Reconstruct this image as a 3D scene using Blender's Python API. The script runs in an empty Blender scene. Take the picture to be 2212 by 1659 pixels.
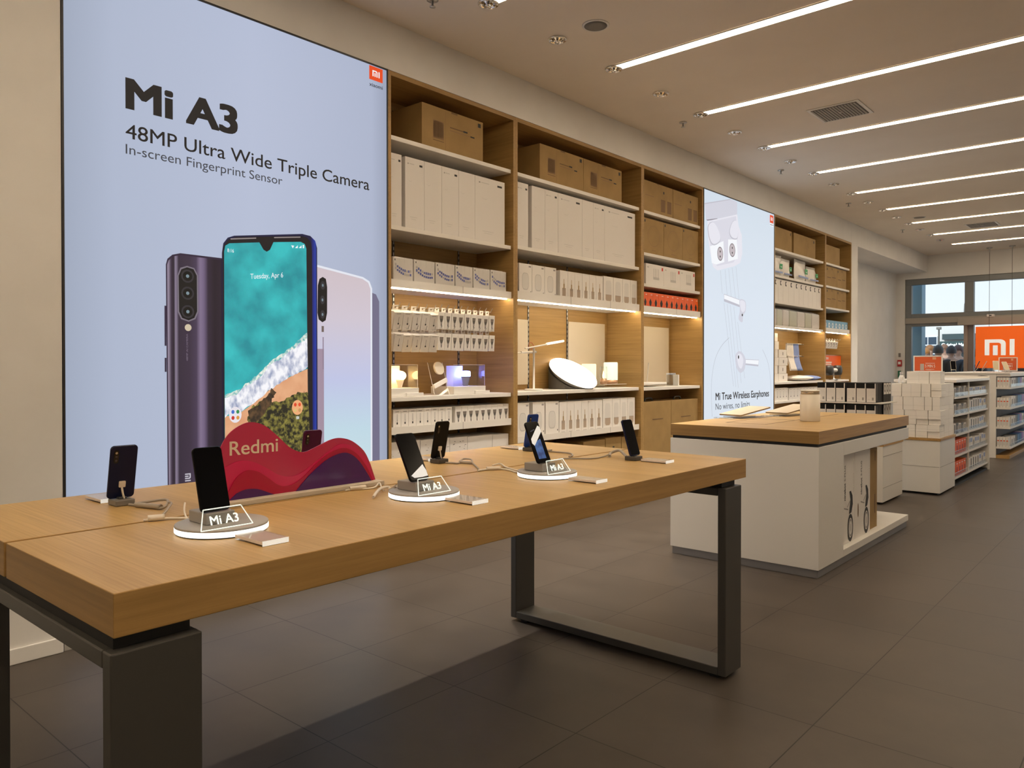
import bpy, bmesh, math, random
from mathutils import Vector, Matrix

random.seed(7)
S = bpy.context.scene
COL = S.collection
R = math.radians

# ------------------------------------------------------------------ camera
cam_d = bpy.data.cameras.new('camera')
cam = bpy.data.objects.new('camera', cam_d)
COL.objects.link(cam)
cam.location = (3.824, 0.0, 1.30)
cam.rotation_euler = (R(90 - 0.543), 0, R(41.065))
cam_d.sensor_fit = 'HORIZONTAL'
cam_d.sensor_width = 36.0
cam_d.lens = 1658.15 / 2212 * 36
cam_d.shift_y = -23.5 / 2212
cam_d.clip_start = 0.05
cam_d.clip_end = 300
S.camera = cam

# ------------------------------------------------------------------ world (bright overcast daylight outside)
W = bpy.data.worlds.new('daylight')
S.world = W
W.use_nodes = True
wn, wl = W.node_tree.nodes, W.node_tree.links
for n in list(wn):
    wn.remove(n)
wo = wn.new('ShaderNodeOutputWorld')
wb = wn.new('ShaderNodeBackground')
wt = wn.new('ShaderNodeTexCoord')
wx = wn.new('ShaderNodeSeparateXYZ')
wr = wn.new('ShaderNodeValToRGB')
wr.color_ramp.elements[0].position = 0.0
wr.color_ramp.elements[0].color = (0.97, 0.97, 1.0, 1)
wr.color_ramp.elements[1].position = 0.5
wr.color_ramp.elements[1].color = (0.62, 0.80, 1.0, 1)
wl.new(wt.outputs['Generated'], wx.inputs[0])
wl.new(wx.outputs['Z'], wr.inputs[0])
wl.new(wr.outputs[0], wb.inputs[0])
wb.inputs[1].default_value = 1.15
wl.new(wb.outputs[0], wo.inputs[0])

sun_d = bpy.data.lights.new('sun', 'SUN')
sun_d.energy = 3.2
sun_d.angle = R(2)
sun_d.color = (1.0, .96, .90)
sun = bpy.data.objects.new('sun', sun_d)
COL.objects.link(sun)
sun.rotation_euler = (R(52), 0, R(-14))          # from behind the shop, onto the buildings across the street

# ------------------------------------------------------------------ exposure and light levels
S.view_settings.view_transform = 'Standard'
S.view_settings.look = 'None'
S.view_settings.gamma = 1.0
S.view_settings.use_curve_mapping = False
S.view_settings.exposure = 0.0
STRIP = 22.5           # ceiling strips
LED = 40.0             # shelf strips
SPOT = 110.0          # low-glare downlights along the shelving, watts each
SPOT_COL = (1.0, .91, .78)
WARM = (1.0, 0.80, 0.57)

# ------------------------------------------------------------------ materials
MATS = {}
def base_mat(name):
    m = bpy.data.materials.new(name)
    m.use_nodes = True
    nt = m.node_tree
    return m, nt, nt.nodes['Principled BSDF']

def mat(name, col=(.8, .8, .8), rough=.5, metal=0.0, spec=.5, emit=None, es=1.0, coat=0.0):
    if name in MATS:
        return MATS[name]
    m, nt, b = base_mat(name)
    b.inputs['Base Color'].default_value = (*col, 1)
    b.inputs['Roughness'].default_value = rough
    b.inputs['Metallic'].default_value = metal
    b.inputs['Specular IOR Level'].default_value = spec
    b.inputs['Coat Weight'].default_value = coat
    if emit:
        b.inputs['Emission Color'].default_value = (*emit, 1)
        b.inputs['Emission Strength'].default_value = es
    MATS[name] = m
    return m

def clear(name, tint=(.97, .98, .98), gloss=.07, rough=.02):
    if name in MATS:
        return MATS[name]
    m = bpy.data.materials.new(name)
    m.use_nodes = True
    nt = m.node_tree
    for n in list(nt.nodes):
        nt.nodes.remove(n)
    o = nt.nodes.new('ShaderNodeOutputMaterial')
    mx = nt.nodes.new('ShaderNodeMixShader')
    t = nt.nodes.new('ShaderNodeBsdfTransparent')
    t.inputs[0].default_value = (*tint, 1)
    g = nt.nodes.new('ShaderNodeBsdfGlossy')
    g.inputs['Roughness'].default_value = rough
    fr = nt.nodes.new('ShaderNodeFresnel')
    fr.inputs[0].default_value = 1.3
    ad = nt.nodes.new('ShaderNodeMath')
    ad.operation = 'MULTIPLY_ADD'
    ad.inputs[1].default_value = .4
    ad.inputs[2].default_value = gloss * .3
    nt.links.new(fr.outputs[0], ad.inputs[0])
    nt.links.new(ad.outputs[0], mx.inputs[0])
    nt.links.new(t.outputs[0], mx.inputs[1])
    nt.links.new(g.outputs[0], mx.inputs[2])
    nt.links.new(mx.outputs[0], o.inputs[0])
    MATS[name] = m
    return m

def wood(name, axis, dark, light, rough=.45, fine=70):
    """oak veneer, grain running along one axis"""
    m, nt, b = base_mat(name)
    tc = nt.nodes.new('ShaderNodeTexCoord')
    mp = nt.nodes.new('ShaderNodeMapping')
    sc = [fine, fine, fine]
    sc['XYZ'.index(axis)] = 2.2
    mp.inputs['Scale'].default_value = sc
    n1 = nt.nodes.new('ShaderNodeTexNoise')
    n1.inputs['Scale'].default_value = 1.0
    n1.inputs['Detail'].default_value = 5
    n1.inputs['Roughness'].default_value = .65
    mp2 = nt.nodes.new('ShaderNodeMapping')
    sc2 = [9, 9, 9]
    sc2['XYZ'.index(axis)] = .6
    mp2.inputs['Scale'].default_value = sc2
    n2 = nt.nodes.new('ShaderNodeTexNoise')
    n2.inputs['Scale'].default_value = 1.0
    n2.inputs['Detail'].default_value = 2
    ad = nt.nodes.new('ShaderNodeMix')
    ad.data_type = 'FLOAT'
    ad.inputs[0].default_value = .4
    rp = nt.nodes.new('ShaderNodeValToRGB')
    rp.color_ramp.elements[0].position = .36
    rp.color_ramp.elements[0].color = (*dark, 1)
    rp.color_ramp.elements[1].position = .62
    rp.color_ramp.elements[1].color = (*light, 1)
    nt.links.new(tc.outputs['Object'], mp.inputs[0])
    nt.links.new(tc.outputs['Object'], mp2.inputs[0])
    nt.links.new(mp.outputs[0], n1.inputs['Vector'])
    nt.links.new(mp2.outputs[0], n2.inputs['Vector'])
    nt.links.new(n1.outputs[0], ad.inputs[2])
    nt.links.new(n2.outputs[0], ad.inputs[3])
    nt.links.new(ad.outputs[0], rp.inputs[0])
    nt.links.new(rp.outputs[0], b.inputs['Base Color'])
    b.inputs['Roughness'].default_value = rough
    bp = nt.nodes.new('ShaderNodeBump')
    bp.inputs['Strength'].default_value = .04
    bp.inputs['Distance'].default_value = .002
    nt.links.new(n1.outputs[0], bp.inputs['Height'])
    nt.links.new(bp.outputs[0], b.inputs['Normal'])
    return m

def noisy(name, c0, c1, scale=8, rough=.6, emit=0.0, detail=6, lo=.35, hi=.65, stretch=(1, 1, 1), spec=.5):
    """two-colour mottled surface; emit > 0 for a backlit print"""
    if name in MATS:
        return MATS[name]
    m, nt, b = base_mat(name)
    tc = nt.nodes.new('ShaderNodeTexCoord')
    mp = nt.nodes.new('ShaderNodeMapping')
    mp.inputs['Scale'].default_value = stretch
    n1 = nt.nodes.new('ShaderNodeTexNoise')
    n1.inputs['Scale'].default_value = scale
    n1.inputs['Detail'].default_value = detail
    rp = nt.nodes.new('ShaderNodeValToRGB')
    rp.color_ramp.elements[0].position = lo
    rp.color_ramp.elements[0].color = (*c0, 1)
    rp.color_ramp.elements[1].position = hi
    rp.color_ramp.elements[1].color = (*c1, 1)
    nt.links.new(tc.outputs['Object'], mp.inputs[0])
    nt.links.new(mp.outputs[0], n1.inputs['Vector'])
    nt.links.new(n1.outputs[0], rp.inputs[0])
    b.inputs['Roughness'].default_value = rough
    b.inputs['Specular IOR Level'].default_value = spec
    if emit:
        b.inputs['Base Color'].default_value = (.02, .02, .02, 1)
        nt.links.new(rp.outputs[0], b.inputs['Emission Color'])
        b.inputs['Emission Strength'].default_value = emit
    else:
        nt.links.new(rp.outputs[0], b.inputs['Base Color'])
    MATS[name] = m
    return m

def ramp_print(name, axis, lo, hi, stops, emit):
    """backlit print whose ink colour changes along one axis (object space)"""
    m, nt, b = base_mat(name)
    tc = nt.nodes.new('ShaderNodeTexCoord')
    sx = nt.nodes.new('ShaderNodeSeparateXYZ')
    mr = nt.nodes.new('ShaderNodeMapRange')
    mr.inputs['From Min'].default_value = lo
    mr.inputs['From Max'].default_value = hi
    rp = nt.nodes.new('ShaderNodeValToRGB')
    e = rp.color_ramp.elements
    e[0].position, e[0].color = stops[0][0], (*stops[0][1], 1)
    e[1].position, e[1].color = stops[-1][0], (*stops[-1][1], 1)
    for p, c in stops[1:-1]:
        k = e.new(p)
        k.color = (*c, 1)
    nt.links.new(tc.outputs['Object'], sx.inputs[0])
    nt.links.new(sx.outputs['XYZ'.index(axis)], mr.inputs['Value'])
    nt.links.new(mr.outputs[0], rp.inputs[0])
    b.inputs['Base Color'].default_value = (.02, .02, .02, 1)
    b.inputs['Roughness'].default_value = .5
    b.inputs['Specular IOR Level'].default_value = .2
    nt.links.new(rp.outputs[0], b.inputs['Emission Color'])
    b.inputs['Emission Strength'].default_value = emit
    return m

def floor_mat():
    m, nt, b = base_mat('grey_stone_tile')
    N = nt.nodes.new
    L = nt.links.new
    tc = N('ShaderNodeTexCoord')
    sx = N('ShaderNodeSeparateXYZ')
    L(tc.outputs['Object'], sx.inputs[0])
    def M(op, a, b_=None, c=None):
        n = N('ShaderNodeMath')
        n.operation = op
        for i, v in enumerate((a, b_, c)):
            if v is None:
                continue
            if isinstance(v, (int, float)):
                n.inputs[i].default_value = v
            else:
                L(v, n.inputs[i])
        return n.outputs[0]
    lines, cells = [], []
    for ax, org in ((0, .385), (1, .965)):
        u = M('DIVIDE', M('SUBTRACT', sx.outputs[ax], org), .611)
        f = M('FRACT', u)
        d = M('ABSOLUTE', M('SUBTRACT', f, .5))
        lines.append(M('GREATER_THAN', d, .4966))
        cells.append(M('FLOOR', u))
    line = M('MAXIMUM', lines[0], lines[1])
    cv = N('ShaderNodeCombineXYZ')
    L(cells[0], cv.inputs[0])
    L(cells[1], cv.inputs[1])
    wnz = N('ShaderNodeTexWhiteNoise')
    L(cv.outputs[0], wnz.inputs['Vector'])
    n1 = N('ShaderNodeTexNoise')
    n1.inputs['Scale'].default_value = 2.6
    n1.inputs['Detail'].default_value = 7
    n1.inputs['Roughness'].default_value = .62
    L(tc.outputs['Object'], n1.inputs['Vector'])
    mixv = M('MULTIPLY_ADD', wnz.outputs['Value'], .12, M('MULTIPLY', n1.outputs[0], .9))
    rp = N('ShaderNodeValToRGB')
    rp.color_ramp.elements[0].position = .3
    rp.color_ramp.elements[0].color = (.066, .0545, .0455, 1)
    rp.color_ramp.elements[1].position = .75
    rp.color_ramp.elements[1].color = (.100, .083, .069, 1)
    L(mixv, rp.inputs[0])
    mx = N('ShaderNodeMix')
    mx.data_type = 'RGBA'
    L(line, mx.inputs[0])
    L(rp.outputs[0], mx.inputs[6])
    mx.inputs[7].default_value = (.026, .022, .019, 1)
    L(mx.outputs[2], b.inputs['Base Color'])
    rr = M('MULTIPLY_ADD', n1.outputs[0], .16, .34)
    L(rr, b.inputs['Roughness'])
    b.inputs['Specular IOR Level'].default_value = .14
    bp = N('ShaderNodeBump')
    bp.inputs['Strength'].default_value = .25
    bp.inputs['Distance'].default_value = .003
    L(M('SUBTRACT', M('MULTIPLY', n1.outputs[0], .15), line), bp.inputs['Height'])
    L(bp.outputs[0], b.inputs['Normal'])
    return m

OD, OL = (.36, .205, .062), (.50, .298, .098)
oak_x = wood('oak_lit_top_across', 'X', (.40, .250, .088), (.56, .368, .145), .45, 120)  # same oak, light from above put into a paler top colour
oak_e = wood('oak_shaded_end_across', 'X', (.26, .148, .042), (.37, .215, .066))  # same oak, shade on the ends put into a darker colour
oak_y = wood('oak_grain_along', 'Y', OD, OL)
shelf_oak_x = wood('shelving_oak_across', 'X', (.30, .178, .058), (.43, .265, .092), .5)
shelf_oak_y = wood('shelving_oak_along', 'Y', (.30, .178, .058), (.43, .265, .092), .5)
tile = floor_mat()
plaster = noisy('white_plaster', (.74, .725, .70), (.78, .765, .74), 3, .85)
ceil_m = noisy('ceiling_paint', (.80, .72, .62), (.83, .75, .65), 2, .9)
white = mat('white_lacquer', (.78, .76, .72), .35)
shelf_white = mat('shelf_white', (.78, .75, .70), .45)
paper = mat('white_carton', (.80, .77, .73), .5)
paper2 = mat('off_white_carton', (.74, .71, .68), .55)
kraft = noisy('kraft_card', (.31, .195, .070), (.36, .228, .085), 6, .75)
kraft_d = mat('brown_print', (.17, .10, .05), .8)
kraft_m = mat('mid_brown_print', (.28, .17, .085), .8)
ink = mat('black_ink', (.02, .02, .02), .6)
grey_ink = mat('grey_ink', (.32, .30, .29), .6)
soft_ink = mat('pale_grey_ink', (.56, .54, .52), .6)
gold_ink = mat('golden_print', (.42, .27, .10), .6)
brown_ink = mat('taupe_print', (.44, .35, .27), .6)
blue_ink = mat('blue_ink', (.14, .18, .52), .5)
green_ink = mat('green_ink', (.06, .38, .16), .5)
red_ink = mat('red_ink', (.65, .05, .03), .5)
orange = mat('orange_card', (.86, .13, .015), .45)
orange_sign = mat('orange_sign_panel', (.90, .15, .01), .4, emit=(.95, .12, .005), es=.35)
blue_card = mat('light_blue_card', (.20, .42, .62), .5)
deep_blue = mat('deep_blue_card', (.02, .13, .32), .45)
violet = mat('violet_card', (.30, .16, .45), .5)
black_card = mat('black_card', (.009, .009, .010), .5, spec=.2)
dark_metal = mat('dark_grey_steel', (.085, .082, .075), .42, .35)
black_gap = mat('black_spacer', (.008, .008, .008), .6)
alu = mat('anodised_frame', (.22, .23, .235), .45, .2)
alu_l = mat('beige_frame_cover', (.36, .33, .29), .45, .2)
plinth_grey = mat('brushed_grey_plinth', (.32, .32, .33), .35, .6)
chrome = mat('chrome', (.85, .83, .80), .08, 1.0)
steel = mat('brushed_steel', (.55, .54, .52), .3, 1.0)
grey_plastic = mat('grey_plastic', (.20, .185, .165), .4)
dark_plastic = mat('dark_plastic', (.05, .05, .05), .4)
cable_grey = mat('cable_grey', (.38, .33, .27), .5)
cable_white = mat('cable_white', (.75, .68, .58), .5)
screen_black = mat('black_glass', (.003, .003, .004), .15, spec=.14)
phone_black = mat('phone_black', (.005, .005, .006), .25, spec=.12)
phone_navy = mat('phone_navy', (.006, .009, .040), .25, spec=.25)
phone_blue = mat('phone_blue', (.008, .04, .24), .25, spec=.3)
phone_purple = mat('phone_purple', (.06, .003, .04), .25, spec=.25)
acrylic = clear('clear_acrylic')
glass = clear('window_glass', (.93, .97, .97), .05)
edge_glow = mat('edge_lit_acrylic', (.9, .9, .9), .3, emit=(.80, .92, .84), es=.75)
ring_glow = mat('light_ring', (.9, .9, .9), .3, emit=(.98, 1.0, .98), es=1.25)
strip_glow = mat('strip_diffuser', (.9, .9, .9), .5, emit=WARM, es=STRIP)
led_glow = mat('shelf_led', (.9, .9, .9), .5, emit=(1.0, .80, .52), es=LED)
white_letter = mat('white_letters', (.85, .85, .83), .5)
cream_letter = mat('cream_letters', (.80, .66, .52), .5)
cloth_w = noisy('white_cotton', (.72, .68, .64), (.80, .76, .72), 60, .9)
cloth_b = noisy('blue_cotton', (.20, .27, .55), (.25, .33, .62), 60, .9)

# ------------------------------------------------------------------ mesh builder
TEXTS = {}
def text_geo(body, bold):
    k = (body, bold)
    if k in TEXTS:
        return TEXTS[k]
    if bold:                                              # heavier weight: the outline thickened by stacked shifts
        v0, f0, w0, h0 = text_geo(body, 0)
        vs, fs = [], []
        sh = [(bold * i / 3, bold * .7 * j) for i in range(-3, 4) for j in (-1, 0, 1)]
        for dx, dy in sh:
            b = len(vs)
            vs += [(x + dx + bold, y + dy + bold) for x, y in v0]
            fs += [tuple(b + q for q in f) for f in f0]
        TEXTS[k] = (vs, fs, w0 + 2 * bold, h0 + 2 * bold)
        return TEXTS[k]
    cu = bpy.data.curves.new('t', 'FONT')
    cu.body = body
    cu.fill_mode = 'FRONT'
    cu.resolution_u = 4
    ob = bpy.data.objects.new('t', cu)
    me = ob.to_mesh()
    vs = [(v.co.x, v.co.y) for v in me.vertices]
    fs = [tuple(p.vertices) for p in me.polygons]
    ob.to_mesh_clear()
    bpy.data.objects.remove(ob)
    bpy.data.curves.remove(cu)
    x0 = min(v[0] for v in vs); x1 = max(v[0] for v in vs)
    y0 = min(v[1] for v in vs); y1 = max(v[1] for v in vs)
    vs = [(v[0] - x0, v[1] - y0) for v in vs]
    TEXTS[k] = (vs, fs, x1 - x0, y1 - y0)
    return TEXTS[k]

class MB:
    """collects faces in world (or local) coordinates; o is the origin they are stored against"""
    def __init__(s, o=(0, 0, 0)):
        s.o = Vector(o); s.v = []; s.f = []; s.mi = []; s.mats = []; s.sm = []
    def idx(s, m):
        if m not in s.mats:
            s.mats.append(m)
        return s.mats.index(m)
    def add(s, vs, fs, m, smooth=False):
        b = len(s.v); i = s.idx(m)
        s.v += [tuple(Vector(p) - s.o) for p in vs]
        for f in fs:
            s.f.append(tuple(b + k for k in f)); s.mi.append(i); s.sm.append(smooth)
        return s
    def box(s, x0, x1, y0, y1, z0, z1, m, bev=0.0, faces=None):
        """faces: dict of '+x','-x',... giving another material for that side"""
        fm = faces or {}
        if bev <= 0:
            P = [(x, y, z) for z in (z0, z1) for y in (y0, y1) for x in (x0, x1)]
            F = {'-z': (0, 2, 3, 1), '+z': (4, 5, 7, 6), '-y': (0, 1, 5, 4), '+y': (2, 6, 7, 3), '-x': (0, 4, 6, 2), '+x': (1, 3, 7, 5)}
            b = len(s.v)
            s.v += [tuple(Vector(p) - s.o) for p in P]
            for k, f in F.items():
                s.f.append(tuple(b + i for i in f)); s.mi.append(s.idx(fm.get(k, m))); s.sm.append(False)
            return s
        bm = bmesh.new()
        bmesh.ops.create_cube(bm, size=1)
        for v in bm.verts:
            v.co = Vector(((x0 + x1) / 2 + v.co.x * (x1 - x0), (y0 + y1) / 2 + v.co.y * (y1 - y0), (z0 + z1) / 2 + v.co.z * (z1 - z0)))
        bmesh.ops.bevel(bm, geom=bm.edges[:], offset=bev, segments=2, affect='EDGES', profile=.5)
        bm.normal_update()
        b = len(s.v)
        for i, v in enumerate(bm.verts):
            v.index = i
            s.v.append(tuple(v.co - s.o))
        for f in bm.faces:
            mm = m
            n = f.normal
            for k, a, sg in (('+x', 0, 1), ('-x', 0, -1), ('+y', 1, 1), ('-y', 1, -1), ('+z', 2, 1), ('-z', 2, -1)):
                if n[a] * sg > .8 and k in fm:
                    mm = fm[k]
            s.f.append(tuple(b + v.index for v in f.verts)); s.mi.append(s.idx(mm)); s.sm.append(False)
        bm.free()
        return s
    def poly(s, pts, m):
        return s.add(pts, [tuple(range(len(pts)))], m)
    def tri_poly(s, pts2, fn, m):
        """fill a possibly concave outline; fn maps 2d to 3d"""
        from mathutils.geometry import tessellate_polygon
        tr = tessellate_polygon([[Vector((a, b, 0)) for a, b in pts2]])
        return s.add([fn(a, b) for a, b in pts2], [tuple(t) for t in tr], m)
    def prism(s, pts2, fa, fb, m, side=None, cap=None):
        """solid between two copies of an outline (fa and fb map 2d to 3d)"""
        from mathutils.geometry import tessellate_polygon
        n = len(pts2)
        tr = [tuple(t) for t in tessellate_polygon([[Vector((a, b, 0)) for a, b in pts2]])]
        s.add([fa(*p) for p in pts2], tr, cap or m)
        s.add([fb(*p) for p in pts2], [tuple(reversed(t)) for t in tr], cap or m)
        s.add([fa(*p) for p in pts2] + [fb(*p) for p in pts2], [(i, (i + 1) % n, n + (i + 1) % n, n + i) for i in range(n)], side or m)
        return s
    def lathe(s, prof, c, m, n=24, smooth=True, sx=1, sy=1):
        vs = []
        for r, z in prof:
            for k in range(n):
                a = 2 * math.pi * k / n
                vs.append((c[0] + r * sx * math.cos(a), c[1] + r * sy * math.sin(a), c[2] + z))
        fs = []
        for i in range(len(prof) - 1):
            for k in range(n):
                fs.append((i * n + k, i * n + (k + 1) % n, (i + 1) * n + (k + 1) % n, (i + 1) * n + k))
        fs.append(tuple(range((len(prof) - 1) * n, len(prof) * n)))
        fs.append(tuple(reversed(range(n))))
        return s.add(vs, fs, m, smooth)
    def tube(s, pts, r, m, n=8, smooth_path=True):
        P = [Vector(p) for p in pts]
        if smooth_path and len(P) > 2:
            Q = []
            for i in range(len(P) - 1):
                p0 = P[max(i - 1, 0)]; p1 = P[i]; p2 = P[i + 1]; p3 = P[min(i + 2, len(P) - 1)]
                for k in range(6):
                    t = k / 6
                    Q.append(.5 * ((2 * p1) + (p2 - p0) * t + (2 * p0 - 5 * p1 + 4 * p2 - p3) * t * t + (3 * p1 - p0 - 3 * p2 + p3) * t ** 3))
            Q.append(P[-1])
            P = Q
        vs, fs = [], []
        for i, p in enumerate(P):
            d = (P[min(i + 1, len(P) - 1)] - P[max(i - 1, 0)]).normalized()
            u = d.cross(Vector((0, 0, 1)))
            if u.length < .01:
                u = Vector((1, 0, 0))
            u.normalize()
            w = d.cross(u)
            for k in range(n):
                a = 2 * math.pi * k / n
                vs.append(p + u * r * math.cos(a) + w * r * math.sin(a))
        for i in range(len(P) - 1):
            for k in range(n):
                fs.append((i * n + k, i * n + (k + 1) % n, (i + 1) * n + (k + 1) % n, (i + 1) * n + k))
        fs.append(tuple(range(n)))
        fs.append(tuple(reversed(range((len(P) - 1) * n, len(P) * n))))
        return s.add(vs, fs, m, True)
    def text(s, body, org, right, up, w, h, m, bold=0.0):
        vs, fs, tw, th = text_geo(body, bold)
        o = Vector(org); r = Vector(right); u = Vector(up)
        sx = w / tw
        sy = h / th if h else sx
        nrm = r.cross(u).normalized()
        per = len(text_geo(body, 0)[0]) if bold else len(vs) + 1
        return s.add([o + r * (x * sx) + u * (y * sy) + nrm * (.00002 * (i // per)) for i, (x, y) in enumerate(vs)], fs, m)
    def build(s, name, parent=None, loc=None, smooth_angle=None):
        me = bpy.data.meshes.new(name)
        me.from_pydata(s.v, [], s.f)
        for m in s.mats:
            me.materials.append(m)
        me.polygons.foreach_set('material_index', s.mi)
        me.polygons.foreach_set('use_smooth', s.sm)
        me.update()
        ob = bpy.data.objects.new(name, me)
        COL.objects.link(ob)
        if parent is not None:
            ob.parent = parent
        else:
            ob.location = s.o if loc is None else loc
        return ob

def tag(o, label=None, cat=None, group=None, kind=None):
    if label: o['label'] = label
    if cat: o['category'] = cat
    if group: o['group'] = group
    if kind: o['kind'] = kind
    return o

def thing(name, label, cat, loc=(0, 0, 0), rot=(0, 0, 0), group=None):
    o = bpy.data.objects.new(name, None)
    COL.objects.link(o)
    o.location = loc
    o.rotation_euler = rot
    o.empty_display_size = .05
    return tag(o, label, cat, group)

def dup(root, loc, label, rot=None, group=None):
    r = root.copy(); COL.objects.link(r)
    r.location = loc
    if rot is not None:
        r.rotation_euler = rot
    r['label'] = label
    if group: r['group'] = group
    for ch in list(root.children):
        c = ch.copy(); COL.objects.link(c); c.parent = r
        for g in list(ch.children):
            d = g.copy(); COL.objects.link(d); d.parent = c
    return r

ORD = ['first', 'second', 'third', 'fourth', 'fifth', 'sixth', 'seventh', 'eighth', 'ninth', 'tenth', 'eleventh', 'twelfth', 'thirteenth']
def nth(i, n):
    """place in a row seen from the shop floor"""
    if n == 1: return 'only'
    if i == 0: return 'leftmost'
    if i == n - 1: return 'rightmost'
    return ORD[i] + ' from left'

def rrect(x0, x1, y0, y1, r, n=5):
    P = []
    for cx, cy, a0 in ((x1 - r, y1 - r, 0), (x0 + r, y1 - r, 90), (x0 + r, y0 + r, 180), (x1 - r, y0 + r, 270)):
        for k in range(n + 1):
            a = R(a0 + 90 * k / n)
            P.append((cx + r * math.cos(a), cy + r * math.sin(a)))
    return P

def mi_glyph(mb, fn, m):
    """lower-case m with one rounded shoulder, and a bar; unit square"""
    out = [(0, 0), (0, 1), (.50, 1)]
    for k in range(7):
        a = R(90 - 90 * k / 6)
        out.append((.50 + .21 * math.cos(a), .74 + .26 * math.sin(a)))
    out += [(.71, 0), (.55, 0), (.55, .66)]
    for k in range(5):
        a = R(90 * k / 4)
        out.append((.45 + .10 * math.cos(a), .66 + .13 * math.sin(a)))
    out += [(.16, .79), (.16, 0)]
    mb.tri_poly(out, fn, m)
    mb.poly([fn(.28, 0), fn(.44, 0), fn(.44, .62), fn(.28, .62)], m)
    mb.poly([fn(.84, 0), fn(1, 0), fn(1, 1), fn(.84, 1)], m)
    return mb

# ================================================================== THE SHOP SHELL
def struct(name, mb, parent=None):
    o = mb.build(name, parent)
    if parent is None:
        o['kind'] = 'structure'
    return o

YB, YF, XR_, H = -7.0, 17.0, 6.8, 3.5
struct('floor', MB().box(-.75, XR_, YB, YF + .25, -.1, 0, tile))
struct('ceiling', MB().box(-.75, XR_ + .1, YB - .1, YF + .2, H, H + .1, ceil_m))
mb = MB()
mb.box(-.1, 0, YB, 1.284, 0, H, plaster)                    # plain wall by the large poster
mb.box(-.5, -.412, 1.284, 12.33, 0, H, plaster)             # behind the shelving
mb.box(-.412, 0, 1.284, 12.33, 3.192, H, plaster)           # bulkhead above the shelving
mb.box(-.57, 0, 12.333, 12.63, 0, H, plaster)               # pier
mb.box(-.67, -.57, 12.63, YF, 0, H, plaster)                # recessed wall
mb.box(-.57, 0, 12.63, YF, 3.17, H, plaster)                # dropped bulkhead over the recess
struct('wall_left', mb)
taupe = mat('taupe_wall', (.46, .42, .37), .8)
struct('wall_right', MB().box(XR_, XR_ + .1, YB, YF, 0, H, plaster))
struct('wall_back', MB().box(-.1, XR_, YB - .1, YB, 0, H, taupe))
mb = MB()
mb.box(-.67, XR_, YF, YF + .2, 3.045, H, plaster)
mb.box(-.67, -.405, YF, YF + .2, 0, 3.045, plaster)
mb.box(6.6, XR_ + .1, YF, YF + .2, 0, 3.045, plaster)
struct('wall_far', mb)
struct('baseboard_left', MB().box(.001, .013, YB, 1.28, .001, .07, plaster, .003))

# shop front: aluminium frame, glass, sliding-door operator
win = thing('window_1', None, None, (3, YF, 0))
win['kind'] = 'structure'
wo_ = (3, YF, 0)
m_ = MB(wo_)
m_.box(-.40, 6.6, YF + .02, YF + .14, 2.93, 3.043, alu, .006)
m_.box(-.40, -.29, YF + .02, YF + .14, .0, 2.93, alu, .006)
m_.box(6.5, 6.6, YF + .02, YF + .14, .0, 2.93, alu, .006)
m_.box(-.29, 6.5, YF + .02, YF + .14, 2.19, 2.345, alu, .006)
m_.box(-.40, 6.5, YF - .015, YF + .02, 2.145, 2.26, alu_l, .004)
m_.box(-.29, 6.5, YF + .02, YF + .14, 2.09, 2.19, alu, .006)
m_.box(-.29, .65, YF + .02, YF + .14, .0, .09, alu, .006)
m_.build('window_frame', win)
for x in (.65, 2.3, 4.4):
    MB(wo_).box(x, x + .155, YF + .021, YF + .145, 2.345, 2.93, alu, .006).build('mullion', win)
for x in (.66, 4.4):
    a = MB(wo_).box(x - .02, x + .05, YF + .0, YF + .15, .0, 2.09, alu_l, .006)
    a.box(x + .05, x + .145, YF + .02, YF + .15, .0, 2.09, alu, .006)
    a.build('door_post', win)
a = MB(wo_).box(.56, 4.6, YF - .14, YF - .016, 2.085, 2.225, alu_l, .006)
a.build('door_operator', win)
a = MB(wo_).box(1.05, 1.17, YF - .16, YF - .05, 2.226, 2.275, white, .008).box(1.09, 1.13, YF - .165, YF - .16, 2.24, 2.262, dark_plastic)
a.build('motion_sensor', win)
for x0, x1 in ((-.29, .65), (.805, 2.3), (2.455, 4.4), (4.555, 6.5)):
    MB(wo_).box(x0, x1, YF + .07, YF + .085, 2.345, 2.93, glass).build('pane', win)
for x0, x1 in ((-.29, .64), (.805, 2.5), (2.5, 4.38), (4.545, 6.5)):
    MB(wo_).box(x0, x1, YF + .07, YF + .085, .09, 2.09, glass).build('pane', win)

# ================================================================== CEILING FITTINGS
strip_y = [3.38 + 1.362 * k for k in range(10)] + [3.38 - 1.362 * k for k in range(1, 7)]
names9 = ['nearest', 'second nearest', 'third nearest', 'fourth nearest', 'fifth nearest', 'sixth nearest', 'seventh nearest', 'eighth nearest', 'ninth nearest', 'farthest']
for i, y in enumerate(sorted(strip_y)):
    t = thing('ceiling_light_strip', None, 'ceiling light', (.69, y, 3.5), group='recessed light strips across the ceiling')
    k = i - 6
    if k < 0:
        t['label'] = 'long recessed light strip over the near end of the shop behind the photographer'
    else:
        t['label'] = 'long glowing strip light in the ceiling, %s to the viewer of those in sight' % names9[min(k, 9)]
    o_ = (.69, y, 3.5)
    MB(o_).box(.70, 4.95, y, y + .082, 3.4935, 3.4985, strip_glow).build('diffuser', t)
    fr_ = MB(o_)
    fr_.box(.692, .70, y - .006, y + .088, 3.492, 3.499, white)
    fr_.box(4.95, 4.958, y - .006, y + .088, 3.492, 3.499, white)
    fr_.box(.70, 4.95, y - .006, y, 3.492, 3.499, white)
    fr_.box(.70, 4.95, y + .082, y + .088, 3.492, 3.499, white)
    fr_.build('trim_ring', t)

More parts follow.
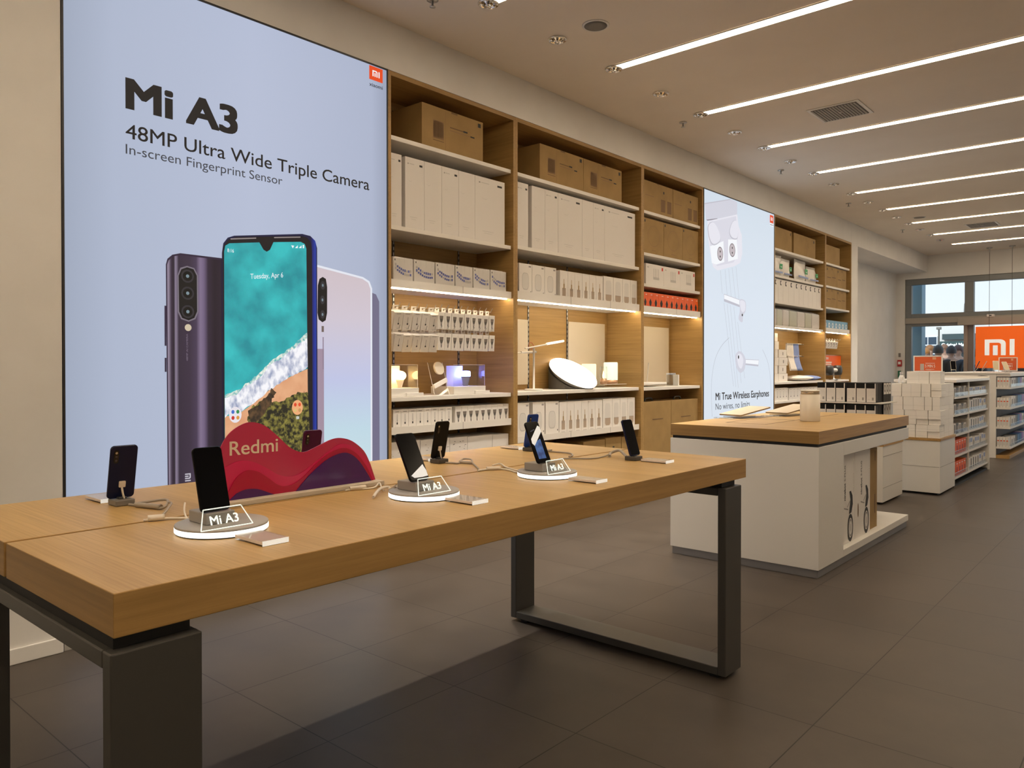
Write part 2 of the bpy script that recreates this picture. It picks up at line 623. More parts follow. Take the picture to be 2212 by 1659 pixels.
dl_y = [2.75 + .6815 * k for k in range(19)]
dl_back = [2.75 - .6815 * k for k in range(1, 2)]
dl0 = None
for i, y in enumerate(dl_y + dl_back):
    lab = 'small chrome downlight in the ceiling over the near end of the left wall' if i >= 19 else 'small chrome downlight in ceiling, %s in the row along the shelving' % (['nearest', 'second nearest', 'third nearest', 'fourth nearest', 'fifth nearest', 'sixth nearest', 'seventh nearest', 'eighth nearest', 'ninth nearest', 'tenth nearest', 'eleventh nearest', 'twelfth nearest', 'thirteenth nearest', 'fourteenth nearest', 'fifteenth nearest', 'sixteenth nearest', 'third farthest', 'second farthest', 'farthest'][i])
    if dl0 is None:
        dl0 = thing('downlight', lab, 'ceiling light', (.645, y, 3.5), group='chrome downlights along the shelving')
        MB().lathe([(.066, -.002), (.064, -.010), (.056, -.012), (.054, -.004), (.02, -.003)], (0, 0, 0), chrome, 20).build('reflector', dl0)
        q = MB()
        for k in range(9):
            a = 2 * math.pi * k / 9
            q.add([(.05 * math.cos(a), .05 * math.sin(a), -.006), (.05 * math.cos(a + .28), .05 * math.sin(a + .28), -.006), (.022 * math.cos(a + .14), .022 * math.sin(a + .14), -.024)], [(0, 1, 2)], chrome)
        q.lathe([(.006, -.004), (.02, -.02), (.012, -.026)], (0, 0, 0), chrome, 12)
        q.build('facet_cone', dl0)
    else:
        dl = dup(dl0, (.645, y, 3.5), lab)
    ld = bpy.data.lights.get('downlight_lamp') or bpy.data.lights.new('downlight_lamp', 'SPOT')
    ld.energy = SPOT
    ld.color = SPOT_COL
    ld.spot_size = R(52)
    ld.spot_blend = 1.0
    ld.shadow_soft_size = .025
    lo = bpy.data.objects.new('lamp', ld)
    COL.objects.link(lo)
    lo.parent = dl0 if i == 0 else dl
    lo.location = (0, 0, -.03)

sp0 = None
for i, y in enumerate([3.18, 6.26, 8.51, 10.84, 13.52]):
    lab = 'small fire sprinkler under the ceiling, %s of the row' % ['nearest', 'second nearest', 'third nearest', 'fourth nearest', 'farthest'][i]
    if sp0 is None:
        sp0 = thing('sprinkler', lab, 'sprinkler', (.42, y, 3.5), group='sprinklers in the ceiling')
        MB().lathe([(.035, -.001), (.035, -.006), (.012, -.010)], (0, 0, 0), steel, 18).build('rosette', sp0)
        MB().lathe([(.006, -.01), (.006, -.04), (.018, -.042), (.018, -.045)], (0, 0, 0), steel, 12).build('nozzle', sp0)
    else:
        dup(sp0, (.42, y, 3.5), lab)

for i, (x, y) in enumerate([(.96, 4.11), (.89, 12.55)]):
    t = thing('ceiling_speaker', ['round grey ceiling speaker nearest to the viewer, beside the first chrome downlights', 'round grey ceiling speaker far down the shop near the window'][i], 'speaker', (x, y, 3.5), group='round ceiling speakers')
    MB((x, y, 3.5)).lathe([(.088, -.001), (.086, -.006), (.074, -.006)], (x, y, 3.5), white, 32).build('speaker_ring', t)
    MB((x, y, 3.5)).lathe([(.074, -.0062), (.04, -.009), (.01, -.0095)], (x, y, 3.5), mat('grille_grey', (.22, .205, .18), .7), 32).build('speaker_grille', t)
vent_m = mat('vent_grey', (.34, .32, .29), .6)
for i, (x, y) in enumerate([(1.59, 6.88), (1.48, 13.85)]):
    t = thing('air_vent', ['square grey air vent in the ceiling between the second and third strips', 'square grey air vent in the ceiling far down the shop'][i], 'vent', (x, y, 3.5), group='square ceiling vents')
    w = .185
    fr_ = MB((x, y, 3.5)).box(x - w - .03, x + w + .03, y - w - .03, y + w + .03, 3.494, 3.499, white, .002)
    fr_.build('vent_frame', t)
    gr = MB((x, y, 3.5))
    for k in range(15):
        a = -w + 2 * w * k / 15
        gr.box(x + a, x + a + .017, y - w, y + w, 3.488, 3.4935, vent_m)
    gr.box(x - w, x + w, y - w, y + w, 3.4925, 3.4938, mat('vent_dark', (.16, .15, .135), .7))
    gr.box(x - .012, x + .012, y - .012, y + .012, 3.486, 3.488, steel)
    gr.build('vent_louvre', t)

# ================================================================== WALL SHELVING
def bay(name, y0, y1, label, shelves, rails=(), leds=(), kick=.10):
    """oak bay with white metal shelves; shelves = (z, lip height)"""
    o = (0, (y0 + y1) / 2, 0)
    t = thing('shelving_unit', label, 'shelves', o, group='oak wall shelving bays')
    MB(o).box(-.405, -.385, y0, y1, .0, 3.19, shelf_oak_y).build('back_panel', t)
    MB(o).box(-.385, 0, y0, y0 + .025, .0, 3.19, shelf_oak_x, .001).build('side_panel', t)
    MB(o).box(-.385, 0, y1 - .025, y1, .0, 3.19, shelf_oak_x, .001).build('side_panel', t)
    MB(o).box(-.385, 0, y0 + .025, y1 - .025, 3.16, 3.19, shelf_oak_y, .001).build('top_panel', t)
    MB(o).box(-.385, -.03, y0 + .025, y1 - .025, .0, kick, shelf_oak_y, .001).build('plinth', t)
    for z, lip in shelves:
        q = MB(o).box(-.383, -.02, y0 + .03, y1 - .03, z - .03, z - .001, shelf_white, .002)
        if lip:
            q.box(-.020, -.016, y0 + .03, y1 - .03, z - .030, z + lip, shelf_white)
            n = 2 if y1 - y0 < 1.4 else 3
            for k in range(1, n):
                yy = y0 + .03 + (y1 - y0 - .06) * (k / n + .06)
                q.box(-.0161, -.0155, yy - .002, yy + .002, z - .03, z + lip, grey_ink)
        q.build('shelf', t)
    for z in leds:
        MB(o).box(-.062, -.053, y0 + .04, y1 - .04, z - .0375, z - .031, led_glow).build('light_strip', t)
    for y in rails:
        q = MB(o).box(-.3845, -.3805, y - .009, y + .009, .2, 3.1, dark_plastic)
        for k in range(70):
            q.box(-.3806, -.3800, y - .004, y + .004, .24 + k * .04, .262 + k * .04, steel)
        q.build('slotted_rail', t)
    return t

B1 = bay('b1', 3.185, 4.430, 'oak shelving bay right beside the large phone poster', [(2.790, .0), (2.213, .0), (1.842, .02), (1.097, .0), (.882, .02), (.60, .0)], (3.55, 4.20), (1.842,))
B2 = bay('b2', 4.430, 6.260, 'wide oak shelving bay with the big round lamp on its display shelf', [(2.788, .0), (2.228, .0), (1.842, .035), (1.100, .0), (.733, .02), (.33, .0)], (5.04, 5.59), (1.842,))
B3 = bay('b3', 6.260, 7.475, 'narrow oak shelving bay left of the earphone poster', [(2.780, .0), (2.380, .0), (2.086, .0), (1.842, .03), (1.094, .0)], (), (1.842,))
B4 = bay('b4', 9.360, 11.190, 'wide oak shelving bay right of the earphone poster with towels hanging', [(2.785, .0), (2.450, .0), (2.120, .0), (1.815, .0), (1.094, .0), (.85, .0)], (), (1.815,))
B5 = bay('b5', 11.190, 12.330, 'last oak shelving bay before the white pier', [(2.788, .0), (2.460, .0), (2.150, .0), (1.820, .03), (1.094, .0)], (), (1.820,))

# ------------------------------------------------------------------ boxes on the shelves
XF = -.042
def carton(name, label, cat, y0, y1, z0, z1, m, depth=.26, x1=XF, deco=None, group=None, bev=.0015):
    """one closed box; deco adds its printing to the same mesh"""
    o = (x1 - depth / 2, (y0 + y1) / 2, z0)
    b = MB(o).box(x1 - depth, x1, y0, y1, z0 + .0005, z1, m, bev)
    if deco:
        deco(b, x1 + .0007, y0, y1, z0, z1)
    return tag(b.build(name), label, cat, group)

def R_(b, x, y0, y1, z0, z1, u0, u1, v0, v1, m):
    """printed rectangle in fractions of the front"""
    w, h = y1 - y0, z1 - z0
    b.poly([(x, y0 + u0 * w, z0 + v0 * h), (x, y0 + u1 * w, z0 + v0 * h), (x, y0 + u1 * w, z0 + v1 * h), (x, y0 + u0 * w, z0 + v1 * h)], m)

def d_bigcarton(n=1):
    def f(b, x, y0, y1, z0, z1):
        a = (x, y0, y1, z0, z1)
        R_(b, *a, .17, .34, .25, .68, kraft_m)
        for k in range(9):
            R_(b, *a, .18 + k * .017, .188 + k * .017, .28, .66, kraft_d)
        R_(b, *a, .17, .34, .20, .215, kraft_d)
        R_(b, *a, .44, .66, .60, .625, kraft_d)
        R_(b, *a, .66, .73, .595, .635, ink)
        R_(b, *a, .44, .78, .53, .55, kraft_m)
        R_(b, *a, .78, .85, .525, .56, ink)
        R_(b, *a, .91, .96, .84, .94, ink)
        R_(b, *a, .46, .56, .955, .995, kraft_d)
        b.box(x - .0005, x - .0001, y0 + (y1 - y0) * .365, y0 + (y1 - y0) * .368, z0, z1, kraft_m)
    return f
def d_tall(logo=True, wide=False):
    def f(b, x, y0, y1, z0, z1):
        a = (x, y0, y1, z0, z1)
        if logo:
            R_(b, *a, .74, .90, .895, .925, ink)
            R_(b, *a, .12, .17, .90, .92, grey_ink)
            R_(b, *a, .20, .46, .905, .917, soft_ink)
        u = .32 if wide else .25
        for k in range(6):                               # a thin hook-shaped outline
            t = math.pi * (1 + k / 6); t2 = math.pi * (1 + (k + 1) / 6)
            w, h = y1 - y0, z1 - z0
            q = [(x, y0 + w * (u + .12 * math.cos(tt)), z0 + h * (.70 + r_ * math.sin(tt))) for tt, r_ in ((t, .04), (t2, .04), (t2, .036), (t, .036))]
            b.poly(q, soft_ink)
        R_(b, *a, .24, .62, .16, .166, soft_ink)
        R_(b, *a, .30, .56, .13, .135, soft_ink)
    return f

carton('carton', 'large brown cardboard carton alone on the top shelf beside the phone poster', 'box', 3.513, 4.113, 2.79, 3.08, kraft, .33, deco=d_bigcarton())
e = [3.222, 3.335, 3.364, 3.534, 3.697, 3.863, 4.029, 4.354]
tall = [(e[0], e[1], 1)] + [(e[i], e[i + 1], 1 if i % 2 == 0 else 0) for i in range(2, 7)]
for i, (a, b_, lg) in enumerate(tall):
    carton('white_box', 'tall plain white box, %s of the tall row beside the phone poster' % nth(i, 6), 'box', a + .001, b_ - .001, 2.214, 2.684, paper2, .30, deco=d_tall(lg, i == 5), group='tall white boxes beside the phone poster')

def d_bag(i):
    rnd = random.Random(i)
    def f(b, x, y0, y1, z0, z1):
        w, h = y1 - y0, z1 - z0
        for r_ in range(2):
            for k in range(9):
                u = .08 + k * .092; v = .50 - .14 * r_ - .10 * math.sin(math.pi * (.2 + .7 * k / 9)) + .22 * (1 - k / 9) ** 2
                R_(b, x, y0, y1, z0, z1, u, u + .075, v, v + .075 + rnd.random() * .03, blue_ink if rnd.random() < .75 else soft_ink)
        R_(b, x, y0, y1, z0, z1, .06, .10, .86, .93, ink)
        R_(b, x, y0, y1, z0, z1, .30, .60, .10, .12, grey_ink)
        for k in range(3):
            u = .2 + .28 * k + rnd.random() * .1
            b.poly([(x + .001, y0 + w * u, z1 - .004), (x + .001, y0 + w * (u + .05), z1 - .004), (x + .001, y0 + w * (u + .02), z0 + h * .6)], acrylic)
    return f
e = [3.259, 3.44, 3.637, 3.828, 4.011, 4.194, 4.377]
for i in range(6):
    o_ = (-.12, (e[i] + e[i + 1]) / 2, 1.843)
    t = thing('wrapped_pack', 'white pack with blue print in clear wrap, %s beside the phone poster' % nth(i, 6), 'pack', o_, group='wrapped packs with blue print')
    b = MB(o_).box(-.20, XF - .002, e[i] + .004, e[i + 1] - .004, 1.843, 2.012, paper, .006)
    d_bag(i)(b, XF - .001, e[i] + .004, e[i + 1] - .004, 1.843, 2.012)
    b.build('pack', t)
    w = MB(o_).box(-.202, XF + .003, e[i] + .001, e[i + 1] - .001, 1.8435, 2.016, clear('thin_film', (1, 1, 1), .12, .12), .008)
    w.build('wrap', t)

# hanging boxes on hooks in the first bay
def hang_box(wd, ht, dp, kind):
    """local frame: hook hole at the origin, front towards +x"""
    t = thing('hanging_box', '', 'box')
    b = MB().box(-.002, dp, -wd / 2, wd / 2, -ht - .018, -.018, paper, .001)
    a = (dp + .0007, -wd / 2, wd / 2, -ht - .018, -.018)
    if kind == 'cone':
        for u0, u1, u2, u3, v0, v1, m_ in ((.20, .80, .24, .76, .78, .60, mat('dark_taupe_print', (.20, .17, .15), .6)), (.24, .76, .36, .64, .60, .42, mat('dark_print', (.10, .095, .09), .6)), (.36, .64, .40, .60, .42, .28, grey_ink), (.42, .58, .47, .53, .28, .14, ink)):
            w, h = wd, ht
            P = lambda u, v: (a[0], a[1] + u * w, a[3] + v * h)
            b.poly([P(u2, v1), P(u3, v1), P(u1, v0), P(u0, v0)], m_)
        R_(b, *a, .2, .8, .05, .065, soft_ink)
    else:
        R_(b, *a, .2, .72, .90, .93, grey_ink)
        R_(b, *a, .52, .57, .40, .74, grey_ink)
        R_(b, *a, .50, .60, .30, .40, ink)
        R_(b, *a, .46, .64, .33, .37, ink)
        R_(b, *a, .3, .6, .14, .15, soft_ink)
    b.build('box_body', t)
    g = MB()
    g.box(-.002, 0, -wd * .34, wd * .34, -.018, -.006, paper)
    g.box(-.002, 0, -wd * .34, -wd * .10, -.006, .006, paper)
    g.box(-.002, 0, wd * .10, wd * .34, -.006, .006, paper)
    g.box(-.002, 0, -wd * .34, wd * .34, .006, .014, paper)
    g.build('hang_tab', t)
    return t
hbA = hang_box(.064, .120, .062, 'stick')
hbB = hang_box(.060, .118, .05, 'cone')
first = {'A': True, 'B': True}
rowname = ['upper', 'lower']
for r_, zt in enumerate((1.690, 1.543)):
    for i in range(6):
        y = 3.252 + i * .0805
        lab = 'tilting white hook box with stick print, %s in the %s hook row' % (nth(i, 6), rowname[r_])
        rot = (R((i * 3 + r_) % 4 - 1), R(13 + (i * 7 + r_ * 3) % 9), R(-16 + (i * 5) % 8))
        loc = (-.105, y, zt)
        if first['A']:
            first['A'] = False
            hbA.location = loc; hbA.rotation_euler = rot; hbA['label'] = lab; hbA['group'] = 'white boxes on hooks'
        else:
            dup(hbA, loc, lab, rot, 'white boxes on hooks')
        MB(tuple(B1.location)).tube([(-.38, y, zt + .004), (-.09, y, zt + .004), (-.068, y, zt + .012), (-.058, y, zt + .03)], .0022, steel, 6).build('hook', B1)
    for i in range(9):
        y = 3.700 + i * .0645
        lab = 'slim white hook box with cone print, %s in the %s hook row' % (nth(i, 9), rowname[r_])
        rot = (0, R(3 + (i * 5) % 4), R(-2 + i % 3 * 2))
        loc = (-.095, y, zt + .004)
        if first['B']:
            first['B'] = False
            hbB.location = loc; hbB.rotation_euler = rot; hbB['label'] = lab; hbB['group'] = 'slim white boxes on hooks'
        else:
            dup(hbB, loc, lab, rot, 'slim white boxes on hooks')
        MB(tuple(B1.location)).tube([(-.38, y, zt + .008), (-.09, y, zt + .008), (-.06, y, zt + .014), (-.042, y, zt + .036)], .0022, steel, 6).build('hook', B1)
MB(tuple(B1.location)).box(-.384, -.376, 3.22, 4.28, 1.685, 1.705, steel).box(-.384, -.376, 3.22, 4.28, 1.538, 1.558, steel).build('hook_bar', B1)

# acrylic bulb displays and the leaning panel
def bulb_display(y0, y1, warm):
    o = (-.16, (y0 + y1) / 2, 1.0975)
    side = ('left, glowing warm' if warm else 'right, glowing blue')
    t = thing('bulb_display', 'clear acrylic bulb display on a white stepped base, %s' % ('orange lit, beside the phone poster' if warm else 'blue lit, right of the leaning disc'), 'display stand', o, group='acrylic bulb displays')
    z = 1.0975
    q = MB(o).box(-.29, -.05, y0, y1, z, z + .055, white, .002)
    q.box(-.05, -.035, y1 - .12, y1 + .03, z, z + .022, white, .002)
    q.build('base', t)
    MB(o).box(-.206, -.200, y0 + (.02 if warm else .07), y0 + (.225 if warm else .237), z + .0555, z + .203, mat('matt_card_white', (.8, .78, .75), .7)).build('back_board', t)
    q = MB(o)
    q.box(-.060, -.057, y0 + .002, y1 - .002, z + .0555, z + .208, acrylic)
    q.box(-.285, -.0605, y1 - .005, y1 - .002, z + .0555, z + .208, acrylic)
    q.box(-.285, -.057, y0 + .002, y1 - .002, z + .2085, z + .211, acrylic)
    q.build('acrylic_cover', t)
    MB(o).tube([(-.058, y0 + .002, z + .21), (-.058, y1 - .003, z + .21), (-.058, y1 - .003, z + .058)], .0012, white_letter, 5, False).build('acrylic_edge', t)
    yb = 3.405 if warm else 4.035
    ob = (-.145, yb, z + .0555)
    b = thing('light_bulb', 'small %s glowing bulb standing inside the %s acrylic display' % (('warm white', 'left') if warm else ('blue', 'right')), 'bulb', ob, group='lit bulbs in acrylic displays')
    if warm:
        MB(ob).lathe([(.014, 0), (.016, .012), (.026, .045), (.028, .056)], ob, white, 20).build('bulb_body', b)
        MB(ob).lathe([(.028, .0562), (.038, .066), (.042, .080), (.038, .096), (.024, .108), (.006, .113)], ob, mat('warm_bulb', (.9, .9, .9), .4, emit=(1.0, .60, .22), es=22), 24).build('globe', b)
    else:
        MB(ob).lathe([(.018, 0), (.022, .02), (.033, .066), (.034, .07)], ob, mat('bulb_grey', (.30, .29, .30), .5), 20).build('bulb_body', b)
        MB(ob).lathe([(.034, .0702), (.036, .074), (.036, .098), (.031, .108), (.01, .110)], ob, mat('blue_bulb', (.9, .9, .9), .4, emit=(.16, .20, 1.0), es=36), 24).build('globe', b)
bulb_display(3.225, 3.490, True)
bulb_display(3.822, 4.150, False)
o_ = (-.06, 3.715, 1.0975)
t = thing('leaning_display_panel', 'clear leaning acrylic panel with a pale disc between the two bulb displays', 'display stand', o_)
ln = lambda a, z: (-z * .26, -.07 + a * .14 - z * .06, z)
q = MB()
q.add([ln(0, 0), ln(1, 0), ln(1, .225), ln(0, .225)] + [tuple(Vector(ln(a, z)) + Vector((-.004, 0, 0))) for a, z in ((0, 0), (1, 0), (1, .225), (0, .225))],
      [(0, 1, 2, 3), (7, 6, 5, 4), (0, 4, 5, 1), (1, 5, 6, 2), (2, 6, 7, 3), (3, 7, 4, 0)], acrylic)
q.build('acrylic_panel', t)
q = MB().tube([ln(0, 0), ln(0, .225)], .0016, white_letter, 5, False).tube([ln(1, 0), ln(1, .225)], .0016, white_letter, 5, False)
q.build('panel_edge', t)
c_ = Vector(ln(.60, .186))
q = MB()
vs = []
for dx in (.004, .020):
    for k in range(28):
        a = 2 * math.pi * k / 28
        vs.append((c_.x + dx - .26 * .044 * math.sin(a), c_.y + .044 * math.cos(a), c_.z + .044 * math.sin(a)))
q.add(vs, [(k, (k + 1) % 28, 28 + (k + 1) % 28, 28 + k) for k in range(28)] + [tuple(range(28, 56)), tuple(reversed(range(28)))], mat('cream_disc', (.74, .66, .52), .5))
q.build('disc', t)
q = MB()
P = [ln(.02, .045), ln(.02, .072), ln(.98, .118), ln(.98, .090)]
q.add([tuple(Vector(p) + Vector((.002, 0, 0))) for p in P] + [tuple(Vector(p) + Vector((.016, 0, 0))) for p in P], [(4, 7, 6, 5), (0, 1, 2, 3), (0, 4, 5, 1), (1, 5, 6, 2), (2, 6, 7, 3), (3, 7, 4, 0)], paper)
q.build('support_ledge', t)

# lower rows of the first bay
def d_stick(b, x, y0, y1, z0, z1):
    a = (x, y0, y1, z0, z1)
    R_(b, *a, .28, .74, .88, .91, grey_ink)
    R_(b, *a, .46, .58, .45, .78, soft_ink)
    R_(b, *a, .50, .56, .36, .50, grey_ink)
    R_(b, *a, .44, .60, .26, .36, ink)
    R_(b, *a, .35, .65, .12, .135, soft_ink)
def d_cone(b, x, y0, y1, z0, z1):
    w, h = y1 - y0, z1 - z0
    for u0, u1, u2, u3, v0, v1, m_ in ((.18, .82, .24, .76, .72, .55, mat('dark_taupe_print', (.20, .17, .15), .6)), (.24, .76, .36, .64, .55, .38, mat('dark_print', (.10, .095, .09), .6)), (.36, .64, .40, .60, .38, .25, grey_ink), (.42, .58, .47, .53, .25, .12, ink)):
        P = lambda u, v: (x, y0 + u * w, z0 + v * h)
        b.poly([P(u2, v1), P(u3, v1), P(u1, v0), P(u0, v0)], m_)
    R_(b, x, y0, y1, z0, z1, .2, .3, .06, .08, ink)
    R_(b, x, y0, y1, z0, z1, .7, .8, .06, .08, ink)
for i in range(8):
    y0 = 3.258 + i * .0672
    carton('white_box', 'slim white box with stick print, %s of eight below the bulb displays' % nth(i, 8), 'box', y0 + .0008, y0 + .0664, .8825, 1.012, paper, .22, deco=d_stick, group='slim boxes with stick print')
for i in range(9):
    y0 = 3.826 + i * .0636
    carton('white_box', 'slim white box with grey cone print, %s of nine below the bulb displays' % nth(i, 9), 'box', y0 + .0008, y0 + .0628, .8825, 1.010 + .001 * (i % 3), paper, .22, deco=d_cone, group='slim boxes with cone print')
def d_scrib(i):
    rnd = random.Random(i + 20)
    def f(b, x, y0, y1, z0, z1):
        for k in range(14):
            u, v = rnd.random() * .85 + .04, rnd.random() * .8 + .08
            R_(b, x, y0, y1, z0, z1, u, u + .02 + rnd.random() * .08, v, v + .018, ink if i == 2 else grey_ink)
    return f
e = [3.221, 3.495, 3.773, 3.950, 4.215, 4.398]
labs = ['white box printed with grey lines, leftmost on the low shelf behind the table', 'white box printed with grey lines, second on the low shelf behind the table', 'white box with crossing black lines on the low shelf behind the table', 'plain white box right of the cross lined one on the low shelf', 'plain white box at the right end of the low shelf beside the phone poster']
for i in range(5):
    carton('white_box', labs[i], 'box', e[i] + .002, e[i + 1] - .002, .6005, .80 - .004 * i, paper2, .28, deco=d_scrib(i) if i < 3 else None, group='white boxes on the low shelf')

# second bay
e = [4.773, 5.368, 5.966]
for i in range(2):
    carton('carton', ['brown carton with printed heater, left one on the top shelf of the widest bay', 'brown carton with printed heater, right one on the top shelf of the widest bay'][i], 'box', e[i] + .002, e[i + 1] - .002, 2.788, 3.077, kraft, .33, deco=d_bigcarton(), group='brown cartons on the wide top shelf')
e = [4.488, 4.632, 4.674, 4.841, 5.013, 5.349, 5.517, 5.690, 6.194]
tall = [(e[0], e[1], 1, 0), (e[2], e[3], 0, 0), (e[3], e[4], 1, 0), (e[4], e[5], 1, 1), (e[5], e[6], 0, 0), (e[6], e[7], 1, 0), (e[7], e[8], 1, 1)]
for i, (a, b_, lg, wd) in enumerate(tall):
    carton('white_box', 'tall white box, %s of seven on the lamp bay second shelf' % nth(i, 7), 'box', a + .001, b_ - .001, 2.229, 2.722, paper2, .30, deco=d_tall(lg, wd), group='tall white boxes in the wide bay')
def d_kettle(b, x, y0, y1, z0, z1):
    w, h = y1 - y0, z1 - z0
    P = lambda u, v: (x, y0 + u * w, z0 + v * h)
    b.poly([P(u, v) for u, v in rrect(.22, .74, .20, .72, .16, 4)], soft_ink)
    b.poly([(x + .0004, p[1], p[2]) for p in [P(u, v) for u, v in rrect(.25, .71, .23, .70, .14, 4)]], mat('pearl_print', (.70, .68, .65), .5))
    R_(b, x, y0, y1, z0, z1, .74, .92, .90, .945, grey_ink)
    R_(b, x, y0, y1, z0, z1, .88, .93, .12, .17, ink)
def d_gold(b, x, y0, y1, z0, z1):
    a = (x, y0, y1, z0, z1)
    R_(b, *a, .47, .53, .44, .72, gold_ink)
    R_(b, *a, .43, .57, .40, .56, gold_ink)
    R_(b, *a, .28, .72, .14, .42, brown_ink)
    R_(b, *a, .28, .72, .36, .37, grey_ink)
    R_(b, *a, .24, .76, .04, .07, grey_ink)
    R_(b, *a, .08, .92, .955, .96, soft_ink)
def d_cup(b, x, y0, y1, z0, z1):
    w, h = y1 - y0, z1 - z0
    P = lambda u, v: (x, y0 + u * w, z0 + v * h)
    b.poly([P(u, v) for u, v in rrect(.20, .80, .12, .86, .14, 4)], mat('pearl_print', (.70, .68, .65), .5))
    b.poly([(x + .0004, p[1], p[2]) for p in [P(.20, .36), P(.20, .20), P(.30, .13), P(.70, .13), P(.80, .20), P(.80, .36)]], brown_ink)
    R_(b, x + .0002, y0, y1, z0, z1, .20, .80, .355, .37, grey_ink)
def row(xs, z0, z1, deco, fmt, cat, grp, m=paper, depth=.22):
    n = len(xs)
    for i, (a, b_) in enumerate(xs):
        carton('white_box', fmt % nth(i, n), cat, a + .0015, b_ - .0015, z0, z1, m, depth, deco=deco, group=grp)
e = [4.520, 4.678, 4.837, 4.990]
row([(e[i], e[i + 1]) for i in range(3)], 1.843, 2.099, d_kettle, 'white box with pale kettle print, %s of three above the desk lamp', 'box', 'kettle boxes above the desk lamp')
e = [5.039, 5.149, 5.247, 5.353, 5.458, 5.560, 5.664]
row([(e[i], e[i + 1]) for i in range(6)], 1.843, 2.090, d_gold, 'white box with golden stem lamp print, %s of six above the round lamp', 'box', 'golden lamp boxes on the upper shelf')
e = [5.673, 5.830, 5.981, 6.113, 6.230]
row([(e[i], e[i + 1]) for i in range(4)], 1.843, 2.098, d_cup, 'white box with rounded beaker print, %s of four above the bedside lamps', 'box', 'beaker boxes on the upper shelf')
row([(4.489, 4.645), (4.687, 4.838), (4.851, 5.025)], .734, 1.009, d_kettle, 'white box with pale kettle print, %s of three below the desk lamp', 'box', 'kettle boxes below the desk lamp')
e = [5.033, 5.137, 5.237, 5.343, 5.442, 5.548, 5.658]
row([(e[i], e[i + 1]) for i in range(6)], .734, .999, d_gold, 'white box with golden stem lamp print, %s of six below the round lamp', 'box', 'golden lamp boxes on the lower shelf')
e = [5.667, 5.814, 5.944, 6.068, 6.196]
row([(e[i], e[i + 1]) for i in range(4)], .734, 1.004, d_cup, 'white box with rounded beaker print, %s of four below the bedside lamps', 'box', 'beaker boxes on the lower shelf')
for i, (a, b_, zt) in enumerate(((4.50, 4.92, .645), (4.93, 5.36, .62), (5.37, 5.70, .645), (5.71, 5.96, .65), (5.97, 6.21, .645))):
    carton('carton', 'brown carton on the lowest shelf below the round lamp, %s of five' % nth(i, 5), 'box', a, b_, .331, zt, kraft, .30, deco=lambda b, x, y0, y1, z0, z1: R_(b, x, y0, y1, z0, z1, .44, .56, .70, .76, ink), group='brown cartons on the lowest shelf')

# third bay
def d_pair(b, x, y0, y1, z0, z1):
    a = (x, y0, y1, z0, z1)
    for u in (.58, .80):
        R_(b, *a, u, u + .15, .12, .52, kraft_d)
        for k in range(5):
            R_(b, x + .0003, y0, y1, z0, z1, u + .01 + k * .028, u + .02 + k * .028, .14, .50, kraft_m)
    R_(b, *a, .06, .34, .52, .545, kraft_m)
    R_(b, *a, .66, .70, .72, .80, ink)
    R_(b, *a, .44, .52, .97, .995, kraft_d)
def d_ring(b, x, y0, y1, z0, z1):
    w, h = y1 - y0, z1 - z0
    for k in range(20):
        a, c = 2 * math.pi * k / 20, 2 * math.pi * (k + 1) / 20
        b.poly([(x, y0 + w * (.5 + .30 * r_ * math.cos(t)), z0 + h * (.52 + .30 * r_ * math.sin(t))) for t, r_ in ((a, 1), (c, 1), (c, .96), (a, .96))], kraft_m)
    R_(b, x, y0, y1, z0, z1, .04, .09, .88, .95, ink)
    R_(b, x, y0, y1, z0, z1, .40, .60, .10, .12, kraft_m)
for i, (a, b_) in enumerate(((6.342, 6.900), (6.906, 7.440))):
    carton('carton', ['brown carton with two printed columns, left one on top of the narrow bay', 'brown carton with two printed columns, right one on top of the narrow bay'][i], 'box', a, b_, 2.781, 3.078, kraft, .32, deco=d_pair, group='brown cartons on top of the narrow bay')
e = [6.343, 6.722, 7.102, 7.446]
for i in range(3):
    carton('carton', 'squarish brown carton with a circle print, %s of three in the narrow bay' % nth(i, 3), 'box', e[i] + .002, e[i + 1] - .002, 2.381, 2.718, kraft, .32, deco=d_ring, group='circle print cartons in the narrow bay')
def d_router(b, x, y0, y1, z0, z1):
    a = (x, y0, y1, z0, z1)
    for k in range(4):
        R_(b, *a, .42 + .09 * k, .435 + .09 * k, .36, .80, grey_ink)
    R_(b, *a, .40, .74, .26, .38, soft_ink)
    R_(b, *a, .88, .96, .74, .90, red_ink)
    R_(b, *a, .06, .16, .80, .86, soft_ink)
e = [6.388, 6.724, 7.054, 7.372]
row([(e[i], e[i + 1]) for i in range(3)], 2.087, 2.285, d_router, 'white box with antenna print, %s of three above the orange boxes', 'box', 'router boxes above the orange boxes')
def d_orange(b, x, y0, y1, z0, z1):
    w, h = y1 - y0, z1 - z0
    P = lambda u, v: (x, y0 + u * w, z0 + v * h)
    b.poly([P(.5, .66), P(.26, .44), P(.34, .26), P(.44, .22), P(.40, .08), P(.56, .08), P(.54, .22), P(.66, .26), P(.74, .44)], ink)
    R_(b, x, y0, y1, z0, z1, .55, .85, .85, .88, white_letter)
e = [6.332, 6.422, 6.522, 6.624, 6.735, 6.835, 6.932, 7.033, 7.139, 7.241, 7.342, 7.440]
for i in range(11):
    carton('orange_box', 'small orange box with a black print, %s of eleven in the narrow bay' % nth(i, 11), 'box', e[i] + .001, e[i + 1] - .001, 1.843, 2.008, orange, .18, deco=d_orange, group='orange boxes in the narrow bay')
